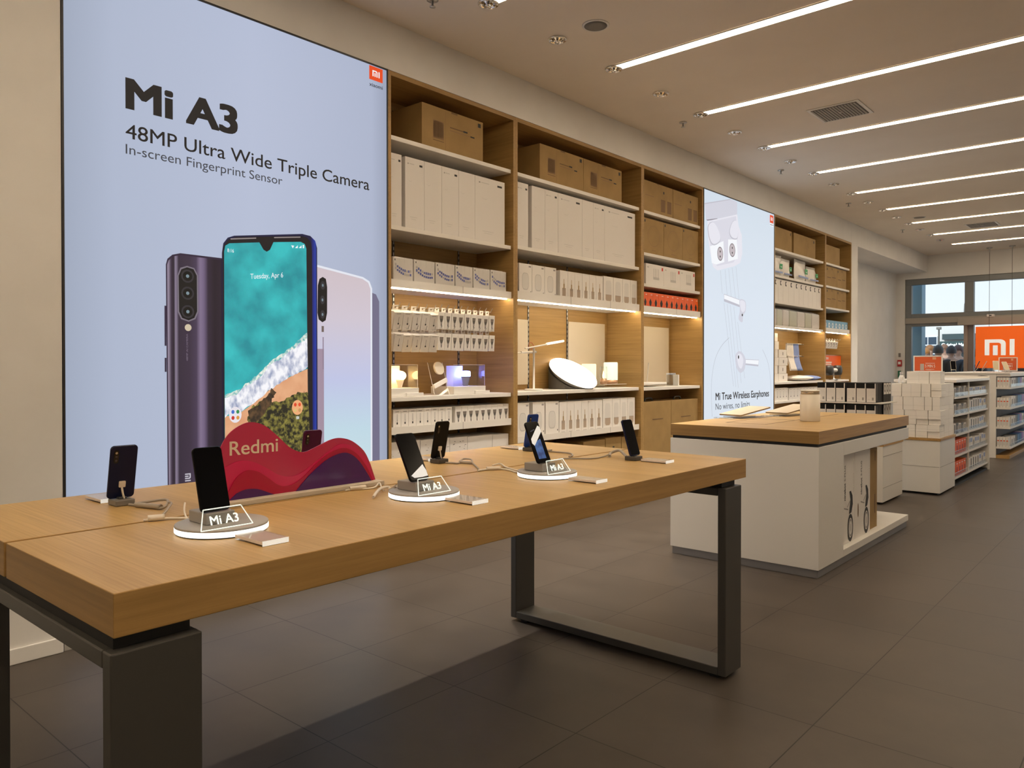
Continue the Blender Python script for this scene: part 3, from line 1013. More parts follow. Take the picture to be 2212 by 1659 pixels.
for i, (a, b_) in enumerate(((6.318, 6.880), (6.886, 7.446))):
    o_ = (-.2, (a + b_) / 2, .10)
    t = thing('carton', ['big plain brown carton with a grip slot below the router, left one', 'big plain brown carton with a grip slot below the router, right one'][i], 'box', o_, group='big brown cartons below the router')
    MB(o_).box(-.36, -.045, a, b_, .1005, .952, kraft, .003).build('carton_body', t)
    MB(o_).box(-.0449, -.0435, a + .20, b_ - .16, .775, .783, kraft_d).build('grip_slot', t)
    MB(o_).tube([(-.12, a + .18, .9525), (-.12, a + .20, .98), (-.12, a + .30, .98), (-.12, a + .32, .9525)], .008, dark_plastic, 6).build('carry_strap', t)
board = mat('display_board', (.70, .62, .50), .6)
def disp_board(y0, y1, z0, z1, label, x=-.383):
    return tag(MB((x, (y0 + y1) / 2, z0)).box(x, x + .012, y0, y1, z0, z1, board, .001).build('display_board'), label, 'board', 'cream display boards against the oak back')
disp_board(4.462, 5.022, 1.142, 1.692, 'cream display board behind the desk lamp')
disp_board(5.601, 6.180, 1.105, 1.702, 'cream display board behind the big round lamp')
disp_board(6.290, 7.408, 1.12, 1.71, 'cream display board behind the white router')

# ------------------------------------------------------------------ lamp shelf of the second bay
zs = 1.1005
def desk_lamp(y, z_arm, ya, yb, label, dz, lx=-.15):
    o = (lx, y, zs)
    t = thing('desk_lamp', label, 'lamp', o, group='white desk lamps')
    MB(o).lathe([(.075, 0), (.075, .010), (.070, .013)], o, white, 28).build('base', t)
    MB(o).tube([(lx, y, zs + .012), (lx, y, z_arm)], .0085, white, 10, False).build('stem', t)
    q = MB(o).tube([(lx, ya, z_arm - .004), (lx, yb, z_arm + dz)], .006, white, 8, False)
    q.build('arm', t)
    h = MB(o)
    d = (yb - ya)
    h.tube([(lx, yb - .42 * abs(d), z_arm + dz - .42 * dz + .002), (lx, yb + .03, z_arm + dz + .006)], .010, mat('lamp_head_glow', (.9, .9, .9), .4, emit=(1, .93, .82), es=.7) if dz > .03 else white, 8, False)
    h.build('lamp_head', t)
    MB(o).tube([(lx, y - .012, z_arm - .004), (lx, y - .055, z_arm - .002), (lx, y - .062, z_arm + .035), (lx, y - .03, z_arm + .045), (lx, y + .01, z_arm + .01)], .0025, mat('red_cable', (.45, .08, .05), .5), 6).build('cable_loop', t)
desk_lamp(4.831, 1.444, 4.72, 5.20, 'white desk lamp with its arm raised to the right on the wide display shelf', .062)
desk_lamp(4.560, 1.405, 4.53, 4.915, 'white desk lamp half hidden by the oak divider left of the other', .005, -.22)

# large round lamp lying on a dark plinth
C = Vector((-.195, 5.429, 1.236))
u_ = Vector((.683, .595, -.42)).normalized()
v_ = Vector((-.46, .82, .33)); v_ = (v_ - u_ * v_.dot(u_)).normalized()
n_ = u_.cross(v_)
if n_.z < 0: n_ = -n_
o_ = (-.195, 5.429, zs)
t = thing('round_lamp', 'large glowing round lamp tilted on a dark plinth in the wide bay', 'lamp', o_)
def tilted(prof, m, n=48):
    b = MB(o_)
    vs = []
    for r_, h in prof:
        for k in range(n):
            a = 2 * math.pi * k / n
            vs.append(C + u_ * r_ * math.cos(a) + v_ * r_ * math.sin(a) + n_ * h)
    fs = [(i * n + k, i * n + (k + 1) % n, (i + 1) * n + (k + 1) % n, (i + 1) * n + k) for i in range(len(prof) - 1) for k in range(n)]
    fs += [tuple(range((len(prof) - 1) * n, len(prof) * n)), tuple(reversed(range(n)))]
    b.add(vs, fs, m, False)
    return b
tilted([(.195, -.042), (.205, -.03), (.2248, -.008)], mat('lamp_back_silver', (.5, .48, .45), .35, .5)).build('lamp_housing', t)
tilted([(.226, -.0075), (.228, .006), (.218, .018), (.19, .024)], mat('lamp_diffuser', (.9, .9, .9), .4, emit=(1.0, .94, .85), es=2.6)).build('diffuser', t)
q = MB(o_)
vs = []
n = 40
for k in range(n):
    a = 2 * math.pi * k / n
    p = C + u_ * .216 * math.cos(a) + v_ * .216 * math.sin(a) - n_ * .047
    vs.append((p.x, p.y, max(p.z, zs + .012)))
for k in range(n):
    vs.append((vs[k][0], vs[k][1], zs + .0005))
q.add(vs, [(k, (k + 1) % n, n + (k + 1) % n, n + k) for k in range(n)] + [tuple(range(n)), tuple(reversed(range(n, 2 * n)))], mat('plinth_dark_grey', (.075, .07, .062), .6))
tag(q.build('display_plinth'), 'dark grey wedge plinth under the tilted round lamp', 'display stand')

# bedside lamps on a clear riser
o_ = (-.22, 5.93, zs)
t = thing('acrylic_riser', 'low clear acrylic riser carrying the bedside lamps', 'display stand', o_)
MB(o_).box(-.35, -.10, 5.76, 6.14, zs + .028, zs + .032, acrylic).build('riser_top', t)
for y in (5.762, 6.134):
    MB(o_).box(-.35, -.10, y, y + .004, zs + .0005, zs + .0278, acrylic).build('riser_leg', t)
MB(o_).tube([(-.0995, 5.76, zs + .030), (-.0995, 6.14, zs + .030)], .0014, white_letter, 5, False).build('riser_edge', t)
def bedside(x, y, r, hb, hs, mbase, msh, label, name='bedside_lamp'):
    o = (x, y, zs + .0325)
    t = thing(name, label, 'lamp', o, group='bedside lamps on the riser')
    MB(o).lathe([(r * .96, 0), (r, .004), (r, hb)], o, mbase, 28).build('base', t)
    MB(o).lathe([(r * .99, hb + .0005), (r * 1.0, hb + .006), (r, hb + hs - .01), (r * .93, hb + hs)], o, msh, 28).build('lamp_shade', t)
bedside(-.30, 5.815, .068, .02, .165, mat('copper_base', (.50, .30, .18), .35, .6), mat('warm_shade', (.9, .85, .75), .5, emit=(1.0, .78, .52), es=.6), 'bedside lamp glowing warm white behind the big round lamp')
bedside(-.19, 6.01, .066, .035, .165, mat('copper_base', (.50, .30, .18), .35, .6), mat('aqua_shade', (.8, .9, .9), .5, emit=(.55, .80, .72), es=.5), 'bedside lamp with a pale aqua shade at the right end of the riser')
o_ = (-.165, 5.855, zs + .0325)
t = thing('candle_lamp', 'small candle lamp with a flame shaped light between the round and aqua lamps', 'lamp', o_)
MB(o_).lathe([(.030, 0), (.032, .003), (.030, .05)], o_, mat('copper_base', (.50, .30, .18), .35, .6), 20).build('base', t)
MB(o_).lathe([(.004, .052), (.009, .062), (.010, .078), (.006, .10), (.001, .122)], o_, mat('flame', (.9, .9, .9), .4, emit=(1.0, .62, .18), es=6), 14).build('flame', t)
q = MB(o_).lathe([(.033, .051), (.034, .06), (.034, .162)], o_, acrylic, 20)
q.build('glass_chimney', t)

# router shelf
o_ = (-.2, 6.63, 1.0945)
t = thing('wifi_router', 'white router with four thin antennas on the shelf beside the earphone poster', 'router', o_)
z = 1.0945
MB(o_).box(-.30, -.08, 6.42, 6.86, z + .018, z + .042, white, .006).build('router_body', t)
for k, (y, dy) in enumerate(((6.46, -.05), (6.59, -.02), (6.70, .02), (6.82, .05))):
    MB(o_).tube([(-.29, y, z + .03), (-.30, y + dy, z + .235)], .0065, white, 8, False).build('antenna', t)
o_ = (-.15, 6.66, 1.0945)
t = thing('acrylic_riser', 'thin clear acrylic riser under the white router', 'display stand', o_)
MB(o_).box(-.31, -.06, 6.38, 6.92, z + .012, z + .0165, acrylic).build('riser_top', t)
for y in (6.385, 6.91):
    MB(o_).box(-.31, -.06, y, y + .004, z + .0005, z + .0118, acrylic).build('riser_leg', t)
o_ = (-.10, 7.02, 1.0945)
t = thing('sign_holder', 'small clear acrylic sign holder right of the white router', 'sign', o_)
q = MB(o_)
q.box(-.13, -.126, 6.93, 7.12, z + .0005, z + .13, acrylic)
q.box(-.13, -.05, 7.035, 7.039, z + .0005, z + .12, acrylic)
q.build('acrylic_plate', t)
MB(o_).box(-.12, -.06, 7.05, 7.075, z + .0005, z + .115, white, .003).build('leaflet', t)
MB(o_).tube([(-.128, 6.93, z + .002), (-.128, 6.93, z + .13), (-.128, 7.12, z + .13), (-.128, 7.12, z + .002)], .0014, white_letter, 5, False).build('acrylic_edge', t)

# ------------------------------------------------------------------ fourth and fifth bays
for i, (a, b_) in enumerate(((9.453, 10.036), (10.104, 10.90))):
    carton('carton', ['brown carton on the top shelf right next to the earphone poster', 'brown carton second from the earphone poster on the top shelf'][i], 'box', a, b_, 2.786, 3.062, kraft, .32, deco=lambda b, x, y0, y1, z0, z1: R_(b, x, y0, y1, z0, z1, .90, .94, .78, .90, ink), group='brown cartons right of the earphone poster')
def bag(y0, y1, z0, z1, label, k):
    o = (-.12, (y0 + y1) / 2, z0)
    t = thing('pillow_bag', label, 'bag', o, (0, R(4 - k * 2), R(3 * (k % 3 - 1))), group='bags with green squares')
    w, h = y1 - y0, z1 - z0
    q = MB()
    nx, nz = 9, 9
    vs, fs = [], []
    for s_ in (1, -1):
        for i in range(nx):
            for j in range(nz):
                u, v = i / (nx - 1), j / (nz - 1)
                bulge = (math.sin(math.pi * u) * math.sin(math.pi * min(v * 1.15 + .02, 1))) ** .6
                vs.append((s_ * (.055 * bulge * (1.2 - .5 * v)) + .004 * math.sin(9 * u + 5 * v + k), (u - .5) * w * (1 - .06 * math.sin(math.pi * v)), v * h + .001))
    N = nx * nz
    for i in range(nx - 1):
        for j in range(nz - 1):
            a = i * nz + j
            fs += [(a, a + nz, a + nz + 1, a + 1), (N + a, N + a + 1, N + a + nz + 1, N + a + nz)]
    q.add(vs, fs, mat('bag_film', (.86, .84, .80), .35), True)
    q.build('bag_body', t)
    g = MB()
    g.box(.058, .062, w * .10, w * .32, h * .36, h * .60, green_ink, .001)
    g.box(.060, .0625, w * .15, w * .27, h * .44, h * .47, white_letter)
    g.box(.052, .058, -w * .42, w * .40, h * .16, h * .24, mat('pale_blue_print', (.28, .36, .62), .5), .001)
    g.build('printed_label', t)
    return t
for i, (a, b_, zt) in enumerate(((9.456, 9.80, 2.72), (9.82, 10.13, 2.70), (10.28, 10.76, 2.74), (10.78, 11.11, 2.69))):
    bag(a, b_, 2.451, zt, 'puffy white bag with green square, %s of four beside the earphone poster' % nth(i, 4), i)
def d_C(b, x, y0, y1, z0, z1):
    a = (x, y0, y1, z0, z1)
    R_(b, *a, .40, .62, .74, .79, ink)
    R_(b, *a, .36, .50, .76, .92, ink)
    R_(b, *a, .40, .62, .91, .945, ink)
    R_(b, *a, .06, .94, .96, .965, soft_ink)
e = [9.420, 9.593, 9.755, 9.931, 10.12, 10.296, 10.462, 10.633, 10.807, 10.96, 11.13]
row([(e[i], e[i + 1]) for i in range(10)], 2.121, 2.405, d_C, 'upright white box with a black hook print, %s of ten above the towels', 'box', 'white boxes with hook print')
e = [9.420, 9.588, 9.781, 10.002, 10.277, 10.563, 10.811, 11.13]
for i in range(7):
    o_ = (-.14, (e[i] + e[i + 1]) / 2, 1.816)
    t = thing('pillow_pack', 'pale folded pillow pack in clear wrap, %s of seven above the towels' % nth(i, 7), 'pack', o_, group='pale pillow packs above the towels')
    MB(o_).box(-.25, -.055, e[i] + .008, e[i + 1] - .008, 1.817, 2.030, mat('pale_green_cloth', (.62, .62, .52), .8) if i % 2 else cloth_w, .02).build('pillow', t)
    MB(o_).box(-.255, -.048, e[i] + .002, e[i + 1] - .002, 1.8165, 2.042, clear('thin_film', (1, 1, 1), .12, .12), .012).build('wrap', t)
carton('carton', 'single brown carton on the top shelf of the last bay', 'box', 11.268, 11.915, 2.789, 3.054, kraft, .30)
def d_brown(b, x, y0, y1, z0, z1):
    a = (x, y0, y1, z0, z1)
    R_(b, *a, .10, .42, .42, .46, kraft_d)
    R_(b, *a, .54, .88, .46, .50, kraft_d)
    R_(b, *a, .50, .56, .86, .94, kraft_d)
    R_(b, *a, .06, .12, .80, .90, ink)
for r_, (z0, z1) in enumerate(((2.461, 2.745), (2.151, 2.428))):
    for i, (a, b_) in enumerate(((11.335, 11.80), (11.805, 12.215))):
        carton('carton', 'brown printed carton, %s one on the %s shelf of the last bay' % (['left', 'right'][i], ['second', 'third'][r_]), 'box', a, b_, z0, z1, kraft_m if False else kraft, .30, deco=d_brown, group='brown printed cartons in the last bay')
def d_blue(b, x, y0, y1, z0, z1):
    w, h = y1 - y0, z1 - z0
    for k in range(12):
        a, c = 2 * math.pi * k / 12, 2 * math.pi * (k + 1) / 12
        b.poly([(x, y0 + w * (.5 + .26 * r_ * math.cos(t)), z0 + h * (.5 + .26 * r_ * math.sin(t))) for t, r_ in ((a, 1), (c, 1), (c, .55), (a, .55))], white_letter)
for i in range(7):
    y0 = 11.245 + i * .150
    carton('blue_box', 'light blue box with ring print, %s of seven in the last bay' % nth(i, 7), 'box', y0 + .002, y0 + .148, 1.821, 1.965, blue_card, .18, deco=d_blue, group='light blue boxes in the last bay')

# towels, pillow and packs on display in the fourth bay
for i, y in enumerate((9.42, 9.87)):
    for k in range(6 if i == 0 else 4):
        z0 = 1.0945 + k * .105
        carton('white_box', 'pale flat box in the %s stack left of the towels, %s from the bottom' % (['taller', 'shorter'][i], ['first', 'second', 'third', 'fourth', 'fifth', 'sixth'][k]), 'box', y, y + (.44 if i == 0 else .29) - .04 * (k % 2), z0, z0 + .1035, paper2, .20, x1=-.14, deco=lambda b, x, y0, y1, z0, z1: R_(b, x, y0, y1, z0, z1, .44, .56, .3, .7, grey_ink), group='stacked pale boxes left of the towels')
def towel(y, m, label):
    o = (-.20, y, 1.22)
    t = thing('towel', label, 'towel', o, group='towels hanging in the bay')
    q = MB(o)
    vs, fs = [], []
    nu, nv = 8, 12
    for s_ in (0, 1):
        for i in range(nu):
            for j in range(nv):
                u, v = i / (nu - 1), j / (nv - 1)
                vs.append((-.20 + (u - .5) * .02 + s_ * .016 + .006 * math.sin(7 * v + 2 * u) + .05 * (1 - v) ** 2, y - .085 + .17 * u + .03 * (1 - v) + .005 * math.sin(5 * v), 1.235 + .365 * v))
    N = nu * nv
    for i in range(nu - 1):
        for j in range(nv - 1):
            a = i * nv + j
            fs += [(a, a + 1, a + nv + 1, a + nv), (N + a, N + a + nv, N + a + nv + 1, N + a + 1)]
    for i in range(nu - 1):
        for j in (0, nv - 1):
            a = i * nv + j
            fs.append((a, a + nv, N + a + nv, N + a))
    for j in range(nv - 1):
        for i in (0, nu - 1):
            a = i * nv + j
            fs.append((a, a + 1, N + a + 1, N + a))
    q.add(vs, fs, m, True)
    q.build('towel_cloth', t)
    MB(o).box(-.205, -.172, y - .086, y + .088, 1.43, 1.436, cloth_w).build('woven_band', t)
towel(10.345, cloth_w, 'white towel hanging on the rail in the bay right of the earphone poster')
towel(10.545, cloth_b, 'blue towel hanging beside the white towel')
for i, zz in enumerate((1.595, 1.43)):
    tag(MB((-.2, 10.4, zz)).tube([(-.384, 10.74, zz), (-.14, 10.74, zz)], .006, steel, 8, False).tube([(-.19, 10.24, zz + .008), (-.19, 10.78, zz + .008)], .006, steel, 8, False).build('towel_rail'), ['upper steel rail carrying the two towels', 'lower steel rail behind the two towels'][i], 'rail')
def pillow(y0, y1, z0, th, m, label):
    o = (-.17, (y0 + y1) / 2, z0)
    q = MB(o)
    vs, fs = [], []
    n = 12
    for s_ in (1, 0):
        for i in range(n + 1):
            for j in range(n + 1):
                u, v = i / n, j / n
                bl = (math.sin(math.pi * u) * math.sin(math.pi * v)) ** .35
                vs.append((-.30 + .26 * u, y0 + (y1 - y0) * v, z0 + (.5 + (s_ - .5) * bl) * th))
    N = (n + 1) ** 2
    for i in range(n):
        for j in range(n):
            a = i * (n + 1) + j
            fs += [(a, a + n + 1, a + n + 2, a + 1), (N + a, N + a + 1, N + a + n + 2, N + a + n + 1)]
    q.add(vs, fs, m, True)
    return tag(q.build('pillow'), label, 'pillow')
pillow(10.33, 10.86, 1.095, .075, cloth_w, 'cream pillow lying on the shelf below the towels')
pillow(10.86, 11.15, 1.095, .072, cloth_b, 'blue rolled towel lying right of the cream pillow')
row([(9.420 + .1 * i, 9.520 + .1 * i) for i in range(5)], .851, 1.015, d_stick, 'white narrow box, %s of five below the pillow beside the earphone poster', 'box', 'narrow white boxes below the pillow')
row([(9.96 + .117 * i, 10.077 + .117 * i) for i in range(10)], .851, 1.005, d_stick, 'grey white narrow box, %s of ten on the low shelf under the towels', 'box', 'low narrow boxes under the towels', paper2)

# fifth bay display
for i in range(6):
    y = 11.36 + i * .115
    o_ = (-.12, y, 1.68)
    t = thing('hanging_pack', 'white hanging pack with a curl print, %s of six in the last bay' % nth(i, 6), 'pack', o_, (0, R(10), R(-10)), group='white hanging packs in the last bay')
    q = MB().box(0, .04, -.045, .045, -.12, -.012, paper, .004)
    for k in range(8):
        a, c = -1.2 + k * .5, -1.2 + (k + 1) * .5
        q.poly([(.0408, .022 * r_ * math.cos(tt), -.065 + .03 * r_ * math.sin(tt)) for tt, r_ in ((a, 1), (c, 1), (c, .7), (a, .7))], ink)
    q.build('pack_body', t)
    MB().box(0, .002, -.02, .02, -.012, .012, paper).build('hang_tab', t)
    MB(tuple(B5.location)).tube([(-.384, y, 1.684), (-.06, y, 1.684), (-.045, y, 1.70)], .003, steel, 6).build('hook', B5)
o_ = (-.10, 11.80, 1.095)
t = thing('header_sign', 'small orange sign with white print in the last bay', 'sign', o_)
q = MB(o_).box(-.152, -.14, 11.25, 12.29, 1.300, 1.455, orange, .001)
q.build('sign_panel', t)
q = MB(o_)
mi_glyph(q, lambda a, b: (-.1392, 11.60 + a * .13, 1.395 + b * .035), white_letter)
for k in range(2):
    q.box(-.1398, -.1392, 11.56 + .02 * k, 11.88 - .02 * k, 1.345 - .028 * k, 1.360 - .028 * k, white_letter)
q.build('lettering', t)
MB(o_).box(-.155, -.137, 11.25, 12.29, 1.456, 1.462, steel).build('top_rail', t)
for y in (11.24, 12.27):
    MB(o_).box(-.152, -.14, y, y + .012, 1.095, 1.299, steel).build('post', t)
o_ = (-.06, 11.72, 1.095)
t = thing('helmet_display', 'black rounded gadget on a stand below the small orange sign', 'gadget', o_)
for k, y in enumerate((11.52, 11.90)):
    q = MB(o_)
    q.lathe([(.02, -.075), (.05, -.07), (.062, -.03), (.062, .03), (.05, .07), (.02, .075)], (-.06, y, 1.235), dark_plastic, 20, sx=1.0, sy=1.5)
    q.build('pod', t)
MB(o_).tube([(-.06, 11.45, 1.235), (-.06, 11.97, 1.235)], .03, white, 12, False).build('bar', t)
MB(o_).tube([(-.06, 11.72, 1.10), (-.06, 11.72, 1.22)], .012, steel, 8, False).build('stem', t)
MB(o_).lathe([(.07, .0005), (.07, .012)], o_, steel, 20).build('base', t)

# ================================================================== BACKLIT POSTERS
def srgb(r, g, b):
    f = lambda c: (c / 255 / 12.92) if c / 255 <= .04045 else ((c / 255 + .055) / 1.055) ** 2.4
    return (f(r), f(g), f(b))
def lit(name, rgb, k=1.0):
    c = srgb(*rgb)
    return mat(name, (.02, .02, .02), .5, spec=.2, emit=c, es=k)
Yr, Zu = (0, 1, 0), (0, 0, 1)

def poster_case(o, y0, y1, z0, z1, label):
    t = thing('poster_lightbox', label, 'poster', o, group=None)
    f = MB(o)
    fm = mat('lightbox_frame', (.045, .045, .045), .4, .5)
    f.box(-.10, .004, y0, y0 + .010, z0, z1, fm)
    f.box(-.10, .004, y1 - .010, y1, z0, z1, fm)
    f.box(-.10, .004, y0 + .010, y1 - .010, z1 - .010, z1, fm)
    f.box(-.10, .004, y0 + .010, y1 - .010, z0, z0 + .010, fm)
    f.box(-.10, -.09, y0 + .010, y1 - .010, z0 + .010, z1 - .010, fm)
    f.build('frame', t)
    return t

# large phone poster
o_ = (0, 2.235, .09)
P1 = poster_case(o_, 1.286, 3.183, .09, 3.190, 'huge backlit phone poster on the left wall with three phones and black lettering')
bgm = ramp_print('poster_sky_print', 'Y', -.95, .95, [(0, srgb(158, 168, 188)), (.12, srgb(172, 182, 204)), (.5, srgb(180, 189, 212)), (.93, srgb(170, 179, 202)), (1, srgb(150, 158, 180))], 1.0)
MB(o_).box(-.085, .0005, 1.297, 3.172, .101, 3.179, bgm).build('poster_sheet', P1)
L = [.0008]
def flat(b, pts, m):
    """one printed area, a hair in front of the previous one"""
    L[0] += .00025
    x = L[0]
    b.tri_poly(pts, lambda a, c: (x, a, c), m)
art = MB(o_)
grey_p = lit('print_grey', (112, 108, 134))
flat(art, [(3.052, 1.758), (3.084, 1.75), (3.11, 1.706), (3.112, .40), (3.05, .40)], grey_p)
art.build('printed_grey_phone', P1)
art = MB(o_)
pearl = ramp_print('print_pearl', 'Z', .3, 1.80, [(0, srgb(205, 225, 225)), (.35, srgb(190, 215, 228)), (.55, srgb(190, 196, 228)), (.8, srgb(206, 196, 208)), (1, srgb(205, 190, 196))], 1.0)
flat(art, [(2.60, 1.90), (2.646, 1.893), (2.983, 1.85), (3.033, 1.828), (3.054, 1.784), (3.053, .40), (2.60, .40)], lit('print_pearl_rim', (225, 228, 238)))
flat(art, [(2.60, 1.885), (2.646, 1.880), (2.978, 1.838), (3.022, 1.818), (3.040, 1.780), (3.040, .40), (2.60, .40)], pearl)
flat(art, [(2.60, 1.40), (2.693, 1.40), (2.693, .40), (2.60, .40)], lit('print_pearl_shade', (160, 140, 158)))
flat(art, [(2.652, 1.772), (2.663, 1.811), (2.686, 1.825), (2.708, 1.815), (2.717, 1.768), (2.716, 1.614), (2.706, 1.57), (2.683, 1.557), (2.657, 1.573), (2.649, 1.61)], lit('print_black', (18, 17, 20)))
for y, z in ((2.686, 1.775), (2.683, 1.689), (2.683, 1.603)):
    flat(art, [(y + .016 * math.cos(k * .524), z + .026 * math.sin(k * .524)) for k in range(12)], lit('print_lens_ring', (48, 46, 52)))
    flat(art, [(y + .006 * math.cos(k * .785), z + .009 * math.sin(k * .785)) for k in range(8)], lit('print_lens_glint', (120, 140, 150)))
flat(art, [(2.676, 1.535), (2.692, 1.535), (2.692, 1.50), (2.676, 1.50)], lit('print_flash_dim', (110, 95, 90)))
flat(art, [(2.683, 1.47), (2.690, 1.47), (2.690, 1.28), (2.683, 1.28)], lit('print_pearl_mark', (140, 122, 140)))
art.build('printed_pearl_phone', P1)
art = MB(o_)
pstops = [(0, srgb(62, 52, 70)), (.03, srgb(150, 138, 158)), (.08, srgb(62, 50, 68)), (.13, srgb(34, 26, 38)), (.16, srgb(136, 124, 146)), (.21, srgb(52, 42, 58)), (.40, srgb(58, 46, 64)), (.52, srgb(70, 57, 80)), (.59, srgb(126, 110, 138)), (.65, srgb(112, 96, 126)), (.73, srgb(48, 36, 54)), (.85, srgb(32, 22, 36)), (1, srgb(42, 30, 46))]
purp = ramp_print('print_purple', 'Y', 1.757 - 2.235, 2.056 - 2.235, pstops, 1.0)
flat(art, [(1.762, .40), (1.756, 1.806), (1.764, 1.835), (1.789, 1.858), (1.83, 1.870), (2.06, 1.868), (2.06, .40)], lit('print_purple_rim', (48, 36, 58)))
flat(art, [(1.768, .40), (1.762, 1.804), (1.770, 1.828), (1.793, 1.850), (1.832, 1.860), (2.06, 1.858), (2.06, .40)], purp)
for z0, z1 in ((1.40, 1.60), (1.27, 1.34)):
    flat(art, [(1.748, z0), (1.757, z0), (1.757, z1), (1.748, z1)], lit('print_purple_rim', (48, 36, 58)))
flat(art, [(1.814, 1.755), (1.829, 1.796), (1.864, 1.809), (1.902, 1.801), (1.922, 1.765), (1.923, 1.578), (1.907, 1.540), (1.871, 1.525), (1.832, 1.537), (1.815, 1.572)], lit('print_cam_rim', (120, 112, 124)))
flat(art, [(1.82, 1.755), (1.834, 1.789), (1.864, 1.802), (1.898, 1.795), (1.915, 1.763), (1.916, 1.58), (1.901, 1.546), (1.871, 1.532), (1.837, 1.543), (1.822, 1.575)], lit('print_black', (18, 17, 20)))
for z in (1.757, 1.670, 1.576):
    flat(art, [(1.866 + .034 * math.cos(k * .4488), z + .034 * math.sin(k * .4488)) for k in range(14)], lit('print_lens_ring', (48, 46, 52)))
    flat(art, [(1.866 + .025 * math.cos(k * .4488), z + .025 * math.sin(k * .4488)) for k in range(14)], lit('print_lens_black', (8, 9, 12)))
    flat(art, [(1.866 + .009 * math.cos(k * .785), z + .009 * math.sin(k * .785)) for k in range(8)], lit('print_lens_glint', (120, 140, 150)))
flat(art, [(1.867 + .018 * math.cos(k * .524), 1.495 + .018 * math.sin(k * .524)) for k in range(12)], lit('print_flash', (205, 190, 165)))
art.build('printed_purple_phone', P1)
art = MB(o_)
flat(art, [(2.054, .40), (2.051, 1.895), (2.059, 1.947), (2.084, 1.98), (2.121, 1.995), (2.542, 2.059), (2.597, 2.054), (2.63, 2.03), (2.643, 1.989), (2.644, .40)], ramp_print('print_blue_side', 'Y', 2.60 - 2.235, 2.645 - 2.235, [(0, srgb(18, 20, 60)), (.4, srgb(24, 40, 128)), (.7, srgb(32, 58, 160)), (.85, srgb(18, 26, 80)), (1, srgb(14, 18, 50))], 1.0))
flat(art, [(2.056, .40), (2.055, 1.896), (2.063, 1.939), (2.089, 1.972), (2.131, 1.989), (2.531, 2.047), (2.575, 2.042), (2.602, 2.013), (2.608, 1.966), (2.611, .40)], lit('print_bezel', (24, 20, 26)))
for a, b_ in (((2.10, 1.972), (2.25, 1.995)), ((2.36, 2.012), (2.53, 2.036))):
    flat(art, [a, (b_[0], b_[1]), (b_[0], b_[1] + .006), (a[0], a[1] + .006)], lit('print_bezel_glint', (150, 140, 140)))
sea = noisy('print_sea', srgb(0, 138, 150), srgb(40, 186, 190), 5, emit=1.0, detail=8, lo=.36, hi=.64)
flat(art, [(2.063, .42), (2.063, 1.905), (2.07, 1.936), (2.093, 1.951), (2.269, 1.977), (2.294, 1.94), (2.314, 1.931), (2.334, 1.944), (2.356, 1.989), (2.531, 2.012), (2.558, 2.003), (2.569, 1.976), (2.583, .42)], sea)
sandm = noisy('print_sand', srgb(214, 150, 110), srgb(228, 172, 130), 9, emit=1.0)
flat(art, [(2.064, 1.031), (2.146, 1.044), (2.242, 1.102), (2.332, 1.171), (2.466, 1.242), (2.575, 1.283), (2.583, .42), (2.064, .42)], sandm)
def wavy(pts, amp, n=6, seed=1):
    rnd = random.Random(seed); out = []
    for i in range(len(pts)):
        a, b_ = Vector(pts[i]), Vector(pts[(i + 1) % len(pts)])
        for k in range(n):
            p = a.lerp(b_, k / n)
            out.append((p.x + (rnd.random() - .5) * amp, p.y + (rnd.random() - .5) * amp))
    return out
foamm = noisy('print_foam', srgb(150, 160, 190), srgb(245, 245, 250), 34, emit=1.0, detail=8, lo=.32, hi=.58, stretch=(1, 1, .6))
def band(top, bot, m, amp, seed):
    n = 30
    rnd = random.Random(seed)
    def samp(pl, t):
        xs = [p[0] for p in pl]
        x = xs[0] + (xs[-1] - xs[0]) * t
        for i in range(len(pl) - 1):
            if pl[i][0] <= x <= pl[i + 1][0]:
                f = (x - pl[i][0]) / max(1e-6, pl[i + 1][0] - pl[i][0])
                return (x, pl[i][1] * (1 - f) + pl[i + 1][1] * f)
        return pl[-1]
    T = [samp(top, k / n) for k in range(n + 1)]; B = [samp(bot, k / n) for k in range(n + 1)]
    T = [(a, b_ + (rnd.random() - .5) * amp) for a, b_ in T]; B = [(a, b_ + (rnd.random() - .5) * amp) for a, b_ in B]
    flat(art, T + B[::-1], m)
band([(2.063, 1.148), (2.128, 1.166), (2.262, 1.252), (2.322, 1.314), (2.445, 1.392), (2.573, 1.490)], [(2.064, 1.10), (2.128, 1.13), (2.262, 1.20), (2.322, 1.27), (2.445, 1.34), (2.574, 1.42)], noisy('print_foam_edge', srgb(60, 165, 172), srgb(235, 238, 225), 45, emit=1.0, detail=8, lo=.35, hi=.6), .014, 3)
band([(2.063, 1.134), (2.128, 1.150), (2.262, 1.234), (2.322, 1.294), (2.445, 1.370), (2.573, 1.462)], [(2.064, 1.031), (2.146, 1.044), (2.242, 1.102), (2.332, 1.171), (2.466, 1.242), (2.576, 1.290)], foamm, .016, 4)
bushm = noisy('print_bush', srgb(18, 20, 11), srgb(138, 130, 58), 46, emit=1.0, detail=9, lo=.42, hi=.64)
flat(art, wavy([(2.583, .42), (2.577, 1.147), (2.529, 1.152), (2.444, 1.113), (2.362, 1.098), (2.282, 1.105), (2.213, 1.068), (2.199, 1.007), (2.25, .80), (2.30, .42)], .016, 6, 5), bushm)
flat(art, wavy([(2.20, 1.05), (2.27, 1.10), (2.32, 1.135), (2.345, 1.175), (2.365, 1.15), (2.34, 1.10), (2.30, 1.03), (2.22, .98)], .014, 4, 8), noisy('print_rock', srgb(30, 22, 16), srgb(96, 70, 44), 38, emit=1.0, detail=8, lo=.38, hi=.66))
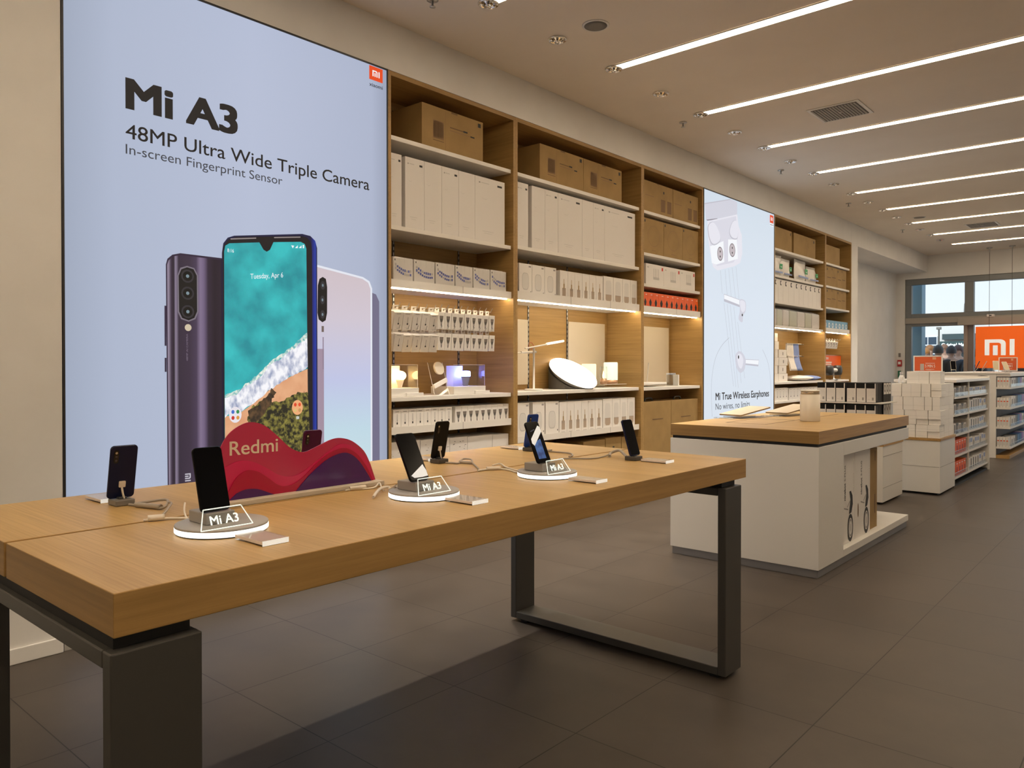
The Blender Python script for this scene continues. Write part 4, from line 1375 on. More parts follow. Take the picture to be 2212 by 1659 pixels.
for (y, z), c in (((2.123, 1.038), (232, 226, 232)), ((2.505, 1.062), (236, 170, 120))):
    flat(art, [(y + .036 * math.cos(k * .35), z + .043 * math.sin(k * .35)) for k in range(18)], lit('print_disc_%d' % c[2], c))
    for j, (dy, dz) in enumerate(((-.014, .016), (.014, .016), (-.014, -.016), (.014, -.016))):
        cc = [(70, 110, 200), (50, 140, 80), (200, 50, 45), (220, 150, 60)][j] if c[2] > 200 else [(220, 70, 40), (225, 80, 45), (220, 190, 120), (200, 150, 90)][j]
        flat(art, [(y + dy + .0095 * math.cos(k * .785), z + dz + .011 * math.sin(k * .785)) for k in range(8)], lit('print_dot_%d_%d' % (j, c[2]), cc))
art.build('printed_blue_phone', P1)
x_ = L[0] + .0006
wl_ = lit('print_white_text', (238, 244, 246))
q = MB(o_)
clk, dat, mk, cam_t = MB(o_), MB(o_), MB(o_), MB(o_)
clk.text('8:16', (x_, 2.079, 1.903), Yr, Zu, .037, .019, wl_)
dat.text('Tuesday, Apr 6', (x_, 2.212, 1.762), (0, .9915, .1295), (0, 0, 1), .203, .038, wl_)
for k in range(3):
    y0 = 2.466 + .025 * k
    if k == 0:
        q.poly([(x_, y0 + .010, 1.968), (x_, y0 + .020, 1.984), (x_, y0, 1.984)], wl_)
    else:
        q.poly([(x_, y0, 1.968 + .003 * k), (x_, y0 + .018, 1.970 + .003 * k), (x_, y0 + .018, 1.986 + .003 * k)], wl_)
q.poly([(x_, 2.542, 1.976), (x_, 2.551, 1.977), (x_, 2.551, 1.996), (x_, 2.542, 1.996)], wl_)
mi_glyph(mk, lambda a, b: (x_, 2.497 + a * .018, .995 + b * .016), wl_)
mk2 = MB(o_)
mi_glyph(mk2, lambda a, b: (x_, 1.845 + b * .030, .752 - a * .040), lit('print_silver_mark', (190, 186, 196)))
cam_t.text('48MP AI CAMERA', (x_, 1.863, 1.325), (0, 0, 1), (0, -1, 0), .138, .009, lit('print_dim_text', (120, 108, 126)))
q.build('status_icons', P1)
clk.build('clock_lettering', P1)
dat.build('date_lettering', P1)
mk.build('screen_mark', P1)
mk2.build('phone_mark', P1)
cam_t.build('camera_lettering', P1)
q = MB(o_)
blk = lit('print_dark_text', (34, 32, 34), .6)
x_ = .0022
def fit_text(body, y0, y1, zb, zt, m, bold):
    """baseline text: caps from zb to zt, ink spans y0..y1"""
    vs, fs, tw, th = text_geo(body, bold)
    cv = text_geo('H', bold)
    sc = (zt - zb) / cv[3]
    desc = th - max(cv[3], text_geo(body.replace('p', 'n').replace('g', 'n').replace('y', 'n').replace(',', ''), bold)[3])
    q.text(body, (x_, y0, zb - desc * sc), Yr, Zu, y1 - y0, th * sc, m, bold)
fit_text('Mi A3', 1.566, 2.147, 2.531, 2.684, blk, .036)
q.build('headline_lettering', P1)
q = MB(o_)
fit_text('48MP Ultra Wide Triple Camera', 1.566, 3.032, 2.393, 2.462, blk, .004)
q.build('lettering', P1)
q = MB(o_)
fit_text('In-screen Fingerprint Sensor', 1.566, 2.418, 2.318, 2.364, lit('print_grey_text', (70, 72, 80), .8), 0)
q.build('lettering', P1)
q = MB(o_)
q.poly([(x_, 3.033, 3.088), (x_, 3.140, 3.088), (x_, 3.140, 3.174), (x_, 3.033, 3.174)], lit('print_orange', (226, 74, 30)))
x_ = .0028
mi_glyph(q, lambda a, b: (x_, 3.058 + a * .057, 3.112 + b * .038), lit('print_white', (240, 240, 240)))
fit_text('xiaomi', 3.034, 3.139, 3.045, 3.068, blk, .006)
q.build('corner_logo', P1)
tag(MB((0, 2.235, 0)).box(-.05, .0005, 1.2875, 3.183, .001, .088, mat('baseboard_grey', (.42, .40, .37), .5)).build('baseboard_left'), kind='structure')

# earphone poster
o_ = (0, 8.418, .12)
P2 = poster_case(o_, 7.478, 9.357, .12, 3.190, 'tall backlit poster with white earphones between two shelving bays')
MB(o_).box(-.085, .0005, 7.489, 9.346, .131, 3.179, ramp_print('poster_pale_print', 'Z', 0, 3.06, [(0, srgb(216, 225, 236)), (.6, srgb(216, 226, 238)), (1, srgb(206, 219, 232))], 1.0)).build('poster_sheet', P2)
L[0] = .0008
art = MB(o_)
g1, g2, g3, g4 = lit('print_g1', (206, 207, 219)), lit('print_g2', (226, 226, 236)), lit('print_g3', (188, 188, 200)), lit('print_g4', (240, 243, 248))
flat(art, [(7.498, 3.028), (8.12, 3.173), (8.292, 3.165), (8.293, 3.026), (8.026, 2.954), (7.537, 2.856)], g1)
flat(art, [(7.498, 3.028), (8.12, 3.173), (8.12, 3.163), (7.502, 3.016)], g3)
flat(art, [(7.54, 2.858), (7.80, 2.91), (7.80, 2.898), (7.56, 2.85)], lit('print_g6', (140, 136, 148)))
flat(art, [(8.03, 2.956), (8.21, 3.0), (8.21, 2.988), (8.03, 2.942)], lit('print_g6', (140, 136, 148)))
flat(art, [(7.566, 2.847), (8.293, 3.026), (8.327, 2.907), (8.417, 2.804), (8.43, 2.594), (8.375, 2.482), (8.222, 2.429), (7.805, 2.342), (7.696, 2.368), (7.626, 2.523), (7.567, 2.713)], g2)
flat(art, [(7.60, 2.838), (8.26, 3.0), (8.30, 2.80), (8.29, 2.55), (8.20, 2.47), (7.80, 2.39), (7.70, 2.42), (7.63, 2.60)], lit('print_g5', (213, 213, 225)))
def smooth(pts, n=4):
    out = []
    N = len(pts)
    for i in range(N):
        p0, p1, p2, p3 = (Vector(pts[(i + k) % N]) for k in (-1, 0, 1, 2))
        for k in range(n):
            t = k / n
            p = .5 * ((2 * p1) + (p2 - p0) * t + (2 * p0 - 5 * p1 + 4 * p2 - p3) * t * t + (3 * p1 - p0 - 3 * p2 + p3) * t ** 3)
            out.append((p.x, p.y))
    return out
flat(art, [(7.626, 2.586), (7.945, 2.679), (7.968, 2.45), (7.775, 2.403), (7.666, 2.41)], g4)
flat(art, [(8.06, 2.712), (8.285, 2.74), (8.313, 2.523), (8.061, 2.464)], g4)
for pts in ([(7.566, 2.784), (7.663, 2.852), (7.762, 2.829), (7.863, 2.733), (7.854, 2.659), (7.704, 2.604), (7.606, 2.655)], [(8.132, 2.89), (8.218, 2.949), (8.294, 2.931), (8.317, 2.829), (8.285, 2.744), (8.155, 2.733), (8.085, 2.79)]):
    flat(art, smooth(pts), g3)
    c = sum((Vector(p) for p in pts), Vector((0, 0))) / len(pts)
    flat(art, smooth([tuple(c + (Vector(p) - c) * .93 + Vector((.006, .006))) for p in pts]), g2)
for c, (ra, rb) in (((7.863, 2.530), (.07, .077)), ((8.162, 2.604), (.075, .077))):
    for f_, m_ in ((1, lit('print_g7', (122, 112, 118))), (.86, lit('print_g8', (192, 182, 188)))):
        flat(art, [(c[0] + ra * f_ * math.cos(k * .35), c[1] + rb * f_ * math.sin(k * .35)) for k in range(18)], m_)
    for dz in (.025, -.03):
        flat(art, [(c[0] + .012 * math.cos(k * .785), c[1] + dz + .013 * math.sin(k * .785)) for k in range(8)], lit('print_black', (18, 17, 20)))
gl = lit('print_line', (176, 180, 192))
def pline(a, b_, w=.005):
    d = (Vector(b_) - Vector(a)).normalized(); n = Vector((-d.y, d.x)) * w / 2
    flat(art, [tuple(Vector(a) + n), tuple(Vector(b_) + n), tuple(Vector(b_) - n), tuple(Vector(a) - n)], gl)
for a, b_ in (((7.866, 2.348), (7.913, 2.094)), ((7.979, 2.368), (8.033, 2.084)), ((8.068, 2.385), (8.138, 2.072)), ((8.157, 2.408), (8.246, 2.06)), ((8.254, 2.427), (8.334, 2.061)), ((7.951, 2.0), (8.198, 1.069)), ((8.03, 1.99), (8.26, 1.06)), ((8.11, 1.98), (8.322, 1.048)), ((8.20, 1.97), (8.40, 1.10)), ((8.30, 1.80), (8.491, 1.155))):
    pline(a, b_)
for pts in ([(7.672, .752), (7.651, 1.097), (7.725, 1.354), (7.876, 1.513), (8.072, 1.615)], [(8.982, 1.496), (9.149, 1.323), (9.224, 1.068), (9.237, .753)]):
    for i in range(len(pts) - 1):
        p0, p1, p2, p3 = (Vector(pts[min(max(i + k, 0), len(pts) - 1)]) for k in (-1, 0, 1, 2))
        prev = p1
        for k in range(1, 6):
            t = k / 5
            p = .5 * ((2 * p1) + (p2 - p0) * t + (2 * p0 - 5 * p1 + 4 * p2 - p3) * t * t + (3 * p1 - p0 - 3 * p2 + p3) * t ** 3)
            pline(tuple(prev), tuple(p), .006); prev = p
flat(art, [(7.929, 2.095), (8.34, 2.056), (8.34, 1.97), (7.93, 2.012)], g3)
flat(art, [(7.935, 2.088), (8.34, 2.05), (8.34, 1.995), (7.935, 2.04)], g4)
flat(art, smooth([(8.323, 2.046), (8.4, 2.066), (8.49, 2.038), (8.491, 1.94), (8.424, 1.879), (8.402, 1.801), (8.303, 1.835), (8.335, 1.932)]), g1)
flat(art, smooth([(8.335, 2.036), (8.4, 2.052), (8.475, 2.03), (8.475, 1.945), (8.405, 1.92), (8.36, 1.95)]), g2)
flat(art, [(8.40 + .016 * math.cos(k * .785), 1.885 + .016 * math.sin(k * .785)) for k in range(8)], lit('print_black', (18, 17, 20)))
flat(art, [(8.46, 1.379), (8.867, 1.372), (8.845, 1.294), (8.46, 1.312)], g3)
flat(art, [(8.46, 1.372), (8.86, 1.366), (8.845, 1.314), (8.46, 1.330)], g4)
flat(art, smooth([(8.216, 1.411), (8.298, 1.466), (8.404, 1.45), (8.49, 1.377), (8.48, 1.30), (8.448, 1.248), (8.342, 1.221), (8.246, 1.285)]), g1)
flat(art, smooth([(8.26, 1.400), (8.31, 1.44), (8.38, 1.425), (8.43, 1.36), (8.38, 1.27), (8.30, 1.30)]), g2)
flat(art, [(8.30 + .016 * math.cos(k * .785), 1.40 + .022 * math.sin(k * .785)) for k in range(8)], lit('print_black', (18, 17, 20)))
art.build('printed_earphones', P2)
q = MB(o_)
x_ = L[0] + .0006
fit_text('Mi True Wireless Earphones', 7.727, 9.158, .925, 1.006, blk, .016)
q.build('headline_lettering', P2)
q = MB(o_)
fit_text('No wires, no limits', 7.728, 8.607, .822, .890, lit('print_grey_text', (70, 72, 80), .8), 0)
q.build('lettering', P2)
q = MB(o_)
q.poly([(x_, 9.172, 3.055), (x_, 9.279, 3.055), (x_, 9.279, 3.150), (x_, 9.172, 3.150)], lit('print_orange', (214, 60, 40)))
q.poly([(x_, 9.172, 3.015), (x_, 9.279, 3.015), (x_, 9.279, 3.053), (x_, 9.172, 3.053)], g4)
x_ += .0006
mi_glyph(q, lambda a, b: (x_, 9.198 + a * .055, 3.083 + b * .04), lit('print_white', (240, 240, 240)))
fit_text('xiaomi', 9.176, 9.275, 3.024, 3.044, blk, .006)
q.build('corner_logo', P2)

# ================================================================== DISPLAY TABLE
TX0, TX1, TY0, TY1, TZ = 1.262, 2.415, .553, 3.152, .90
o_ = (1.84, 1.85, 0)
T = thing('display_table', 'long oak display table in the foreground on dark steel loop legs', 'table', o_)
for a, b_ in ((TX0, 1.813), (1.827, TX1)):
    MB(o_).box(a, b_, TY0, TY1, .82, TZ, oak_x, .002, {'+x': oak_y, '-x': oak_y, '-y': oak_e, '+y': oak_e}).build('tabletop_half', T)
MB(o_).box(1.7, 1.94, TY0 + .03, TY1 - .03, .795, .8198, black_gap).build('cable_channel', T)
for y0, y1 in ((.545, .712), (2.945, 3.093)):
    for x0, x1 in ((1.250, 1.285), (2.385, 2.421)):
        MB(o_).box(x0, x1, y0, y1, .018, .795, dark_metal, .003).build('leg', T)
    MB(o_).box(1.2855, 2.3845, y0, y1, .762, .795, dark_metal, .003).build('crossbar', T)
    MB(o_).box(1.2855, 2.3845, y0, y1, .018, .052, dark_metal, .003).build('crossbar', T)
    MB(o_).box(1.30, 2.395, y0 + .015, y1 - .012, .7955, .8195, black_gap).build('spacer', T)
    for x in (1.30, 2.34):
        MB(o_).box(x, x + .04, y0 + .02, y1 - .02, .0005, .0178, black_gap).build('foot', T)

# ---- phones (local frame: foot of the phone at the origin, screen towards +x, leaning back to -x)
def phone_parts(t, body, lean, screen='black', w=.075, h=.157, th=.0085, base_z=0.0, cam_back=True, flip=False):
    """flip: the screen faces away from the viewer"""
    a = R(lean)
    s_ = 1
    def fr(u, v, d):
        # u across, v up the phone, d out of the screen
        x = -v * math.sin(a) + d * math.cos(a)
        z = v * math.cos(a) + d * math.sin(a)
        return (x, u, base_z + z)
    out = rrect(-w / 2, w / 2, 0, h, .011)
    inn = rrect(-w / 2 + .0012, w / 2 - .0012, .0012, h - .0012, .010)
    b = MB()
    n = len(out)
    rings = [(inn, 0), (out, .0022), (out, th - .0022), (inn, th)]
    vs = [fr(u, v, d) for rr, d in rings for u, v in rr]
    fs = [(i * n + k, i * n + (k + 1) % n, (i + 1) * n + (k + 1) % n, (i + 1) * n + k) for i in range(3) for k in range(n)]
    fs += [tuple(reversed(range(n))), tuple(range(3 * n, 4 * n))]
    b.add(vs, fs, body)
    b.build('phone_body', t)
    q = MB()
    sc = rrect(-w / 2 + .0024, w / 2 - .0024, .004, h - .0035, .0085)
    q.poly([fr(u, v, th + .0003) for u, v in sc], screen_black)
    d = th + .0006
    if screen == 'band':
        q.poly([fr(u, v, d) for u, v in ((-.030, .018), (.028, .050), (.035, .030), (.035, .012), (.012, .010), (-.020, .010))][:6], mat('screen_white', (.5, .5, .5), .3, emit=(.85, .84, .80), es=.55))
    if screen == 'wallpaper':
        W_, B_, S_ = mat('screen_white', (.5, .5, .5), .3, emit=(.85, .84, .80), es=.55), noisy('screen_blue', srgb(24, 60, 120), srgb(70, 120, 185), 40, emit=.7), mat('screen_navy', (.01, .01, .02), .3, emit=srgb(18, 26, 44), es=1)
        q.poly([fr(u, v, d) for u, v in ((-.026, .016), (.016, .016), (.016, .090), (-.026, .075))], B_)
        q.poly([fr(u, v, d + .0002) for u, v in ((-.036, .076), (-.034, .092), (.024, .140), (.035, .134), (.035, .116), (-.026, .066))], W_)
        q.poly([fr(u, v, d) for u, v in ((-.024, .118), (.0, .124), (.0, .128), (-.024, .122))], S_)
    q.build('screen', t)
    c = MB()
    for k in range(2):
        oo = rrect(-w / 2 + .008, -w / 2 + .021, h - .052, h - .012, .006) if not flip else rrect(-w / 2 + .008, -w / 2 + .021, h - .052, h - .012, .006)
    oo = rrect(w / 2 - .022, w / 2 - .009, h - .050, h - .012, .006, 4)
    c.prism(oo, lambda u, v: fr(u, v, -.0016), lambda u, v: fr(u, v, -.0001), mat('camera_island', (.004, .004, .005), .12))
    for v in (h - .020, h - .031, h - .042):
        c.poly([fr(w / 2 - .0155 + .0035 * math.cos(k * .6), v + .0035 * math.sin(k * .6), -.0018) for k in range(10)], steel if v == h - .020 else mat('lens_dark', (.05, .04, .05), .1))
    c.build('camera_island', t)
    return fr

def phone(label, loc, yaw, body, lean, screen='black', flip=False, base_z=.0, group=None):
    t = thing('smartphone', label, 'phone', loc, (0, 0, R(yaw + (180 if flip else 0))), group)
    phone_parts(t, body, lean, screen, base_z=base_z, flip=flip)
    return t

def lit_stand(loc, label, i):
    t = thing('lit_phone_stand', label, 'display stand', loc, group='lit round phone stands on the table')
    MB().lathe([(.103, .0005), (.105, .003)], (0, 0, 0), dark_plastic, 48).build('foot', t)
    MB().lathe([(.106, .0032), (.108, .005), (.108, .0150), (.1065, .0162)], (0, 0, 0), ring_glow, 56).build('light_ring', t)
    MB().lathe([(.1075, .0164), (.1075, .0205), (.106, .0215)], (0, 0, 0), mat('stand_top_grey', (.40, .385, .37), .5), 56).build('top_plate', t)
    MB().box(-.065, .022, -.052, .022, .0218, .050, mat('stand_block_grey', (.33, .31, .29), .45), .003).build('phone_block', t)
    # edge-lit name plate
    q = MB()
    base, top, h = (-.093, .036), (-.078, .016), .044
    bx = .078
    F = lambda u, v: (bx - .020 * v / h, u, .0220 + v)
    pts = [(base[0], 0), (base[1], 0), (top[1], h), (top[0], h)]
    q.prism(pts, lambda u, v: F(u, v), lambda u, v: (F(u, v)[0] - .004, u, F(u, v)[2]), acrylic)
    q.build('name_plate', t)
    e_ = MB()
    for k in range(4):
        a, b_ = pts[k], pts[(k + 1) % 4]
        e_.tube([Vector(F(*a)) + Vector((.0005, 0, .001)), Vector(F(*b_)) + Vector((.0005, 0, .001))], .0013, edge_glow, 5, False)
    e_.build('plate_edge', t)
    l_ = MB()
    l_.text('Mi A3', Vector(F(-.067, .010)) + Vector((.0012, 0, 0)), (0, 1, 0), Vector((-.020, 0, h)).normalized(), .070, .022, edge_glow, .01)
    l_.build('plate_lettering', t)
    l_ = MB()
    for k in range(6):
        l_.box(.088, .091, -.002 + k * .006, .0025 + k * .006, .0216, .0218, mat('faint_red_print', (.45, .18, .14), .5))
    l_.build('red_print', t)
    return t
def price_card(loc, yaw, label, lx=.118, ly=.066):
    t = thing('price_card', label, 'card', loc, (0, 0, R(yaw)), 'clear price card holders')
    MB().box(-lx / 2 + .0005, lx / 2 - .0005, -ly / 2 + .0005, ly / 2 - .0005, .0036, .0108, mat('price_paper', (.82, .72, .66), .5), .0005).build('paper', t)  # white paper, the red sign's pinkish reflection mixed into its colour
    MB().box(-lx / 2, lx / 2, -ly / 2, ly / 2, .0110, .0125, acrylic).build('acrylic_top', t)
    MB().box(-lx / 2, lx / 2, -ly / 2, ly / 2, .0005, .0034, acrylic).build('acrylic_bottom', t)
    q = MB()
    q.box(lx / 2 + .0002, lx / 2 + .0012, -ly / 2, ly / 2, .001, .0122, mat('polished_edge_glow', (.85, .88, .86), .15, emit=(.85, .9, .88), es=.5))  # bright acrylic edge imitated by a weakly glowing strip
    q.build('polished_edge_glow', t)
    return t

STAND = [((2.068, .942, TZ), 'nearest to the camera', 17, 'black'), ((2.080, 1.592, TZ), 'the middle one', 28, 'band'), ((2.095, 2.178, TZ), 'farthest along the table', 24, 'wallpaper')]
for i, (loc, w_, lean, scr) in enumerate(STAND):
    lit_stand(loc, 'round phone stand with glowing rim and name plate, %s' % w_, i)
    phone(['black phone with a dark screen on the glowing stand nearest to the camera', 'black phone with a white diagonal band on the middle glowing stand', 'phone showing blue and white wallpaper on the farthest glowing stand'][i],
          (loc[0] + .010, loc[1] - (.024, .030, .034)[i], TZ + .0505), 0, phone_black, lean, scr, group='phones on glowing stands')
price_card((2.240, .945, TZ), 0, 'clear price card beside the nearest glowing stand')
price_card((2.240, 1.610, TZ), 0, 'white price card in clear acrylic beside the middle glowing stand')
price_card((2.278, 2.172, TZ), 0, 'white price card in clear acrylic beside the farthest glowing stand')

def small_block(loc, label):
    t = thing('phone_block', label, 'display stand', loc, group='small phone blocks on the table')
    MB().box(-.026, .030, -.027, .027, .0005, .018, grey_plastic if 'dark blue' in label else mat('dark_taupe_plastic', (.07, .062, .055), .45), .003).build('block', t)
    MB().box(-.012, .012, -.012, .012, .0182, .024, dark_plastic, .002).build('security_puck', t)
    return t
BACK = [((1.525, .925), phone_navy, 12, 'dark blue phone seen from behind at the left end of the table'),
        ((1.520, 2.185), phone_black, 12, 'black phone seen from behind in front of the shelving with white boxes'),
        ((1.520, 2.775), phone_blue, 10, 'bright blue phone seen from behind the farthest glowing stand')]
for i, ((x, y), m_, lean, lab) in enumerate(BACK):
    small_block((x, y, TZ), ['small grey block under the dark blue phone at the left', 'small grey block under the black phone turned away', 'small grey block under the bright blue phone'][i])
    p = phone(lab, (x - .004, y, TZ + .0185), 0, m_, lean, flip=True, group='phones turned to the wall')
    a = R(lean)
    q = MB()
    fr = lambda u, v, d: (-v * math.sin(a) + d * math.cos(a), u, v * math.cos(a) + d * math.sin(a))
    q.prism(rrect(-.009, .009, .034, .052, .002, 2), lambda u, v: fr(u, v, -.004), lambda u, v: fr(u, v, -.0003), cable_white)
    q.tube([fr(.002, .036, -.006), fr(.0, .018, -.012), fr(-.004, .004, -.014)], .0028, cable_white, 6)
    q.build('security_tab', p)
price_card((1.405, .925, TZ), 0, 'clear price card lying left of the dark blue phone')
price_card((1.400, 2.215, TZ), 0, 'clear price card left of the black phone turned away')
price_card((1.395, 2.80, TZ), 0, 'clear price card left of the bright blue phone')
price_card((2.185, 2.80, TZ), 0, 'clear price card right of the dark phone at the table end')
small_block((2.075, 2.79, TZ), 'small dark block under the phone at the far right table end')
phone('dark navy phone leaning at the far right end of the table', (2.080, 2.79, TZ + .0185), 0, phone_navy, 17, group=None)

# wave-shaped acrylic sign
xs = 1.775
o_ = (xs, 1.38, TZ)
t = thing('wave_sign', 'red and purple wave shaped acrylic sign standing on the table', 'sign', o_)
W0 = [(1.078, .9155), (1.080, 1.00), (1.087, 1.04), (1.104, 1.081), (1.129, 1.111), (1.164, 1.13), (1.195, 1.135), (1.237, 1.122), (1.281, 1.087), (1.32, 1.052), (1.354, 1.035), (1.383, 1.034), (1.431, 1.050), (1.474, 1.064), (1.512, 1.066), (1.557, 1.052), (1.604, 1.016), (1.631, .97), (1.652, .9155)]
W1 = [(1.083, .9155), (1.085, .99), (1.109, 1.011), (1.154, 1.025), (1.195, 1.019), (1.237, .998), (1.28, .972), (1.325, .962), (1.371, .974), (1.443, 1.016), (1.493, 1.043), (1.525, 1.046), (1.57, 1.029), (1.61, .992), (1.645, .9155)]
W2 = [(1.095, .9155), (1.121, .945), (1.141, .977), (1.174, .995), (1.207, .99), (1.242, .968), (1.277, .942), (1.313, .935), (1.36, .952), (1.41, .99), (1.455, 1.018), (1.50, 1.032), (1.535, 1.030), (1.575, 1.006), (1.61, .965), (1.638, .9155)]
WP = [(1.337, .9155), (1.383, .958), (1.443, .998), (1.499, 1.017), (1.538, 1.014), (1.577, .986), (1.617, .933), (1.628, .9155)]
WL = [(1.118, .9155), (1.141, .933), (1.17, .941), (1.207, .938), (1.242, .924), (1.262, .9155)]
def curve(p):
    base = p[1:-1]
    out = [p[0]]
    for i in range(len(base) - 1):
        p0, p1, p2, p3 = (Vector(base[min(max(i + k, 0), len(base) - 1)]) for k in (-1, 0, 1, 2))
        for k in range(4):
            tt = k / 4
            v = .5 * ((2 * p1) + (p2 - p0) * tt + (2 * p0 - 5 * p1 + 4 * p2 - p3) * tt * tt + (3 * p1 - p0 - 3 * p2 + p3) * tt ** 3)
            out.append((v.x, v.y))
    return out + [base[-1], p[-1]]
def layer(name, pts, x0, x1, m):
    MB(o_).prism(curve(pts), lambda a, b: (x1, a, b), lambda a, b: (x0, a, b), m).build(name, t)
layer('back_layer', W0, xs - .006, xs - .003, mat('acrylic_crimson', (.50, .026, .085), .25))
layer('middle_layer', W1, xs - .0028, xs + .000, mat('acrylic_red', (.60, .012, .095), .25))
layer('front_layer', W2, xs + .0002, xs + .003, mat('acrylic_deep_red', (.42, .002, .040), .25))
layer('purple_layer', WP, xs + .0032, xs + .006, mat('acrylic_purple', (.062, .008, .115), .2))
layer('purple_layer', WL, xs + .0032, xs + .006, mat('acrylic_purple', (.062, .008, .115), .2))
MB(o_).text('Redmi', (xs - .0026, 1.124, 1.042), Yr, Zu, .156, .041, cream_letter, .008).build('lettering', t)
MB(o_).box(1.740, 1.810, 1.075, 1.66, .9005, .9152, mat('sign_foot', (.62, .54, .42), .45), .002).build('base', t)
small_block((1.50, 1.577, TZ), 'small grey block hidden behind the wave shaped sign')
phone('plum coloured phone seen from behind the wave shaped sign', (1.497, 1.577, TZ + .0185), 0, phone_purple, 10, flip=True)

# cables on the table
def cab(pts, r, m, label, plug=None):
    o = (pts[0][0], pts[0][1], TZ)
    t = thing('charging_cable', label, 'cable', o, group='phone cables on the table')
    MB(o).tube([(p[0], p[1], p[2] if len(p) > 2 else TZ + r + .0008) for p in pts], r, m, 8).build('cord', t)
    if plug:
        (x0, y0), (x1, y1), pr = plug
        z = TZ + pr + .0008
        MB(o).tube([(x0, y0, z), (x0 * .85 + x1 * .15, y0 * .85 + y1 * .15, z), (x0 * .15 + x1 * .85, y0 * .15 + y1 * .85, z), (x1, y1, z)], pr, m, 10, False).build('plug', t)
cab([(1.565, .93), (1.60, .945), (1.64, .955), (1.69, .962), (1.70, .975, TZ + .012), (1.66, .995, TZ + .020), (1.60, .985, TZ + .012), (1.565, .945)], .0036, cable_grey, 'grey looped cable beside the dark blue phone', ((1.60, .935), (1.69, .965), .007))
cab([(1.69, .985, TZ + .018), (1.73, .975, TZ + .02), (1.79, .925, TZ + .006), (1.818, .90), (1.82, .885)], .003, cable_grey, 'thin grey cord running from the dark blue phone into the table slot')
cab([(1.822, .86), (1.834, .888), (1.845, .912), (1.88, .942), (1.935, .93), (1.99, .905, TZ + .03)], .0034, cable_white, 'pale cord from the table slot to the nearest glowing stand', ((1.828, .868), (1.842, .905), .008))
cab([(1.788, .985, TZ + .028), (1.82, .968, TZ + .012), (1.87, .950), (1.93, .935)], .0026, cable_white, 'thin pale wire end sticking up behind the nearest glowing stand')
cab([(1.998, 1.462), (1.965, 1.498, TZ + .010), (1.925, 1.55, TZ + .014), (1.90, 1.60, TZ + .010), (1.93, 1.585, TZ + .008), (2.0, 1.55, TZ + .03)], .0045, cable_white, 'white cable with a stiff end left of the middle glowing stand')
cab([(1.822, 1.49), (1.826, 1.525), (1.85, 1.58), (1.825, 1.625, TZ + .012), (1.88, 1.59, TZ + .006), (1.915, 1.57)], .003, cable_white, 'thin white cable beside the right end of the wave sign', ((1.824, 1.505), (1.836, 1.56), .007))
cab([(1.822, 2.10), (1.826, 2.15), (1.85, 2.19), (1.90, 2.19), (1.965, 2.165), (2.03, 2.14, TZ + .03)], .0036, cable_white, 'white cable left of the farthest glowing stand', ((1.826, 2.145), (1.858, 2.19), .007))
cab([(1.76, 2.25), (1.77, 2.285, TZ + .008), (1.83, 2.25), (1.90, 2.215), (1.96, 2.195), (2.02, 2.16)], .003, cable_white, 'second white cable crossing the slot left of the farthest glowing stand')
cab([(1.56, 2.185), (1.585, 2.20), (1.61, 2.21), (1.585, 2.26, TZ + .014), (1.63, 2.262, TZ + .016), (1.665, 2.235, TZ + .008), (1.74, 2.18), (1.82, 2.115)], .0034, cable_grey, 'grey curled cable right of the black phone turned away', ((1.60, 2.225), (1.66, 2.24), .006))
cab([(1.56, 2.785), (1.61, 2.795), (1.66, 2.795), (1.74, 2.79), (1.80, 2.73), (1.818, 2.68)], .0034, cable_grey, 'grey cable behind the bright blue phone', ((1.575, 2.79), (1.63, 2.797), .006))
cab([(2.045, 2.785, TZ + .012), (2.0, 2.83, TZ + .02), (1.95, 2.87, TZ + .026), (1.915, 2.86, TZ + .012), (1.95, 2.80)], .0062, cable_grey, 'thick curled grey cable behind the phone at the table end')
cab([(1.915, 2.86, TZ + .010), (1.925, 2.78), (1.925, 2.70), (1.875, 2.655), (1.825, 2.60)], .003, cable_grey, 'long thin cord from the curled cable to the table slot')

# ================================================================== WHITE ISLAND WITH OAK TOP
IX0, IX1, IY0, IY1 = 1.157, 2.170, 4.735, 6.775
o_ = (1.66, 5.75, 0)
T = thing('display_island', 'white display island with a thick oak top behind the table', 'counter', o_)
MB(o_).box(IX0, IX1, IY0, IY1, .822, .90, oak_x, .002, {'+x': oak_y, '-x': oak_y, '-y': oak_e, '+y': oak_e}).build('oak_top', T)
MB(o_).box(IX0 + .012, IX1 - .012, IY0 + .012, IY1 - .012, .803, .8215, black_gap).build('shadow_gap', T)
body = white
q = MB(o_)
q.box(IX0, IX1, IY0, 5.195, .052, .8025, body, .002)
q.box(IX0, 1.60, 5.1955, IY1, .052, .8025, body, .002)
q.build('body', T)
MB(o_).box(1.6005, IX1, 5.1955, IY1, .715, .8025, body, .002).build('top_rail', T)
MB(o_).box(1.6005, IX1, 5.1955, IY1, .0512, .098, body, .002).build('bottom_platform', T)
MB(o_).box(IX0 + .010, IX1 - .010, IY0 + .010, IY1 - .010, .0005, .0505, plinth_grey, .002).build('plinth', T)
q = MB(o_)
for x0, x1, y0, y1 in ((1.684, 1.692, 5.08, 6.56), (1.40, 1.684, 5.08, 5.088), (1.40, 1.684, 5.62, 5.628), (1.40, 1.408, 5.08, 6.2)):
    q.box(x0, x1, y0, y1, .9001, .9006, mat('groove_dark', (.06, .035, .015), .7))
q.build('cable_groove', T)

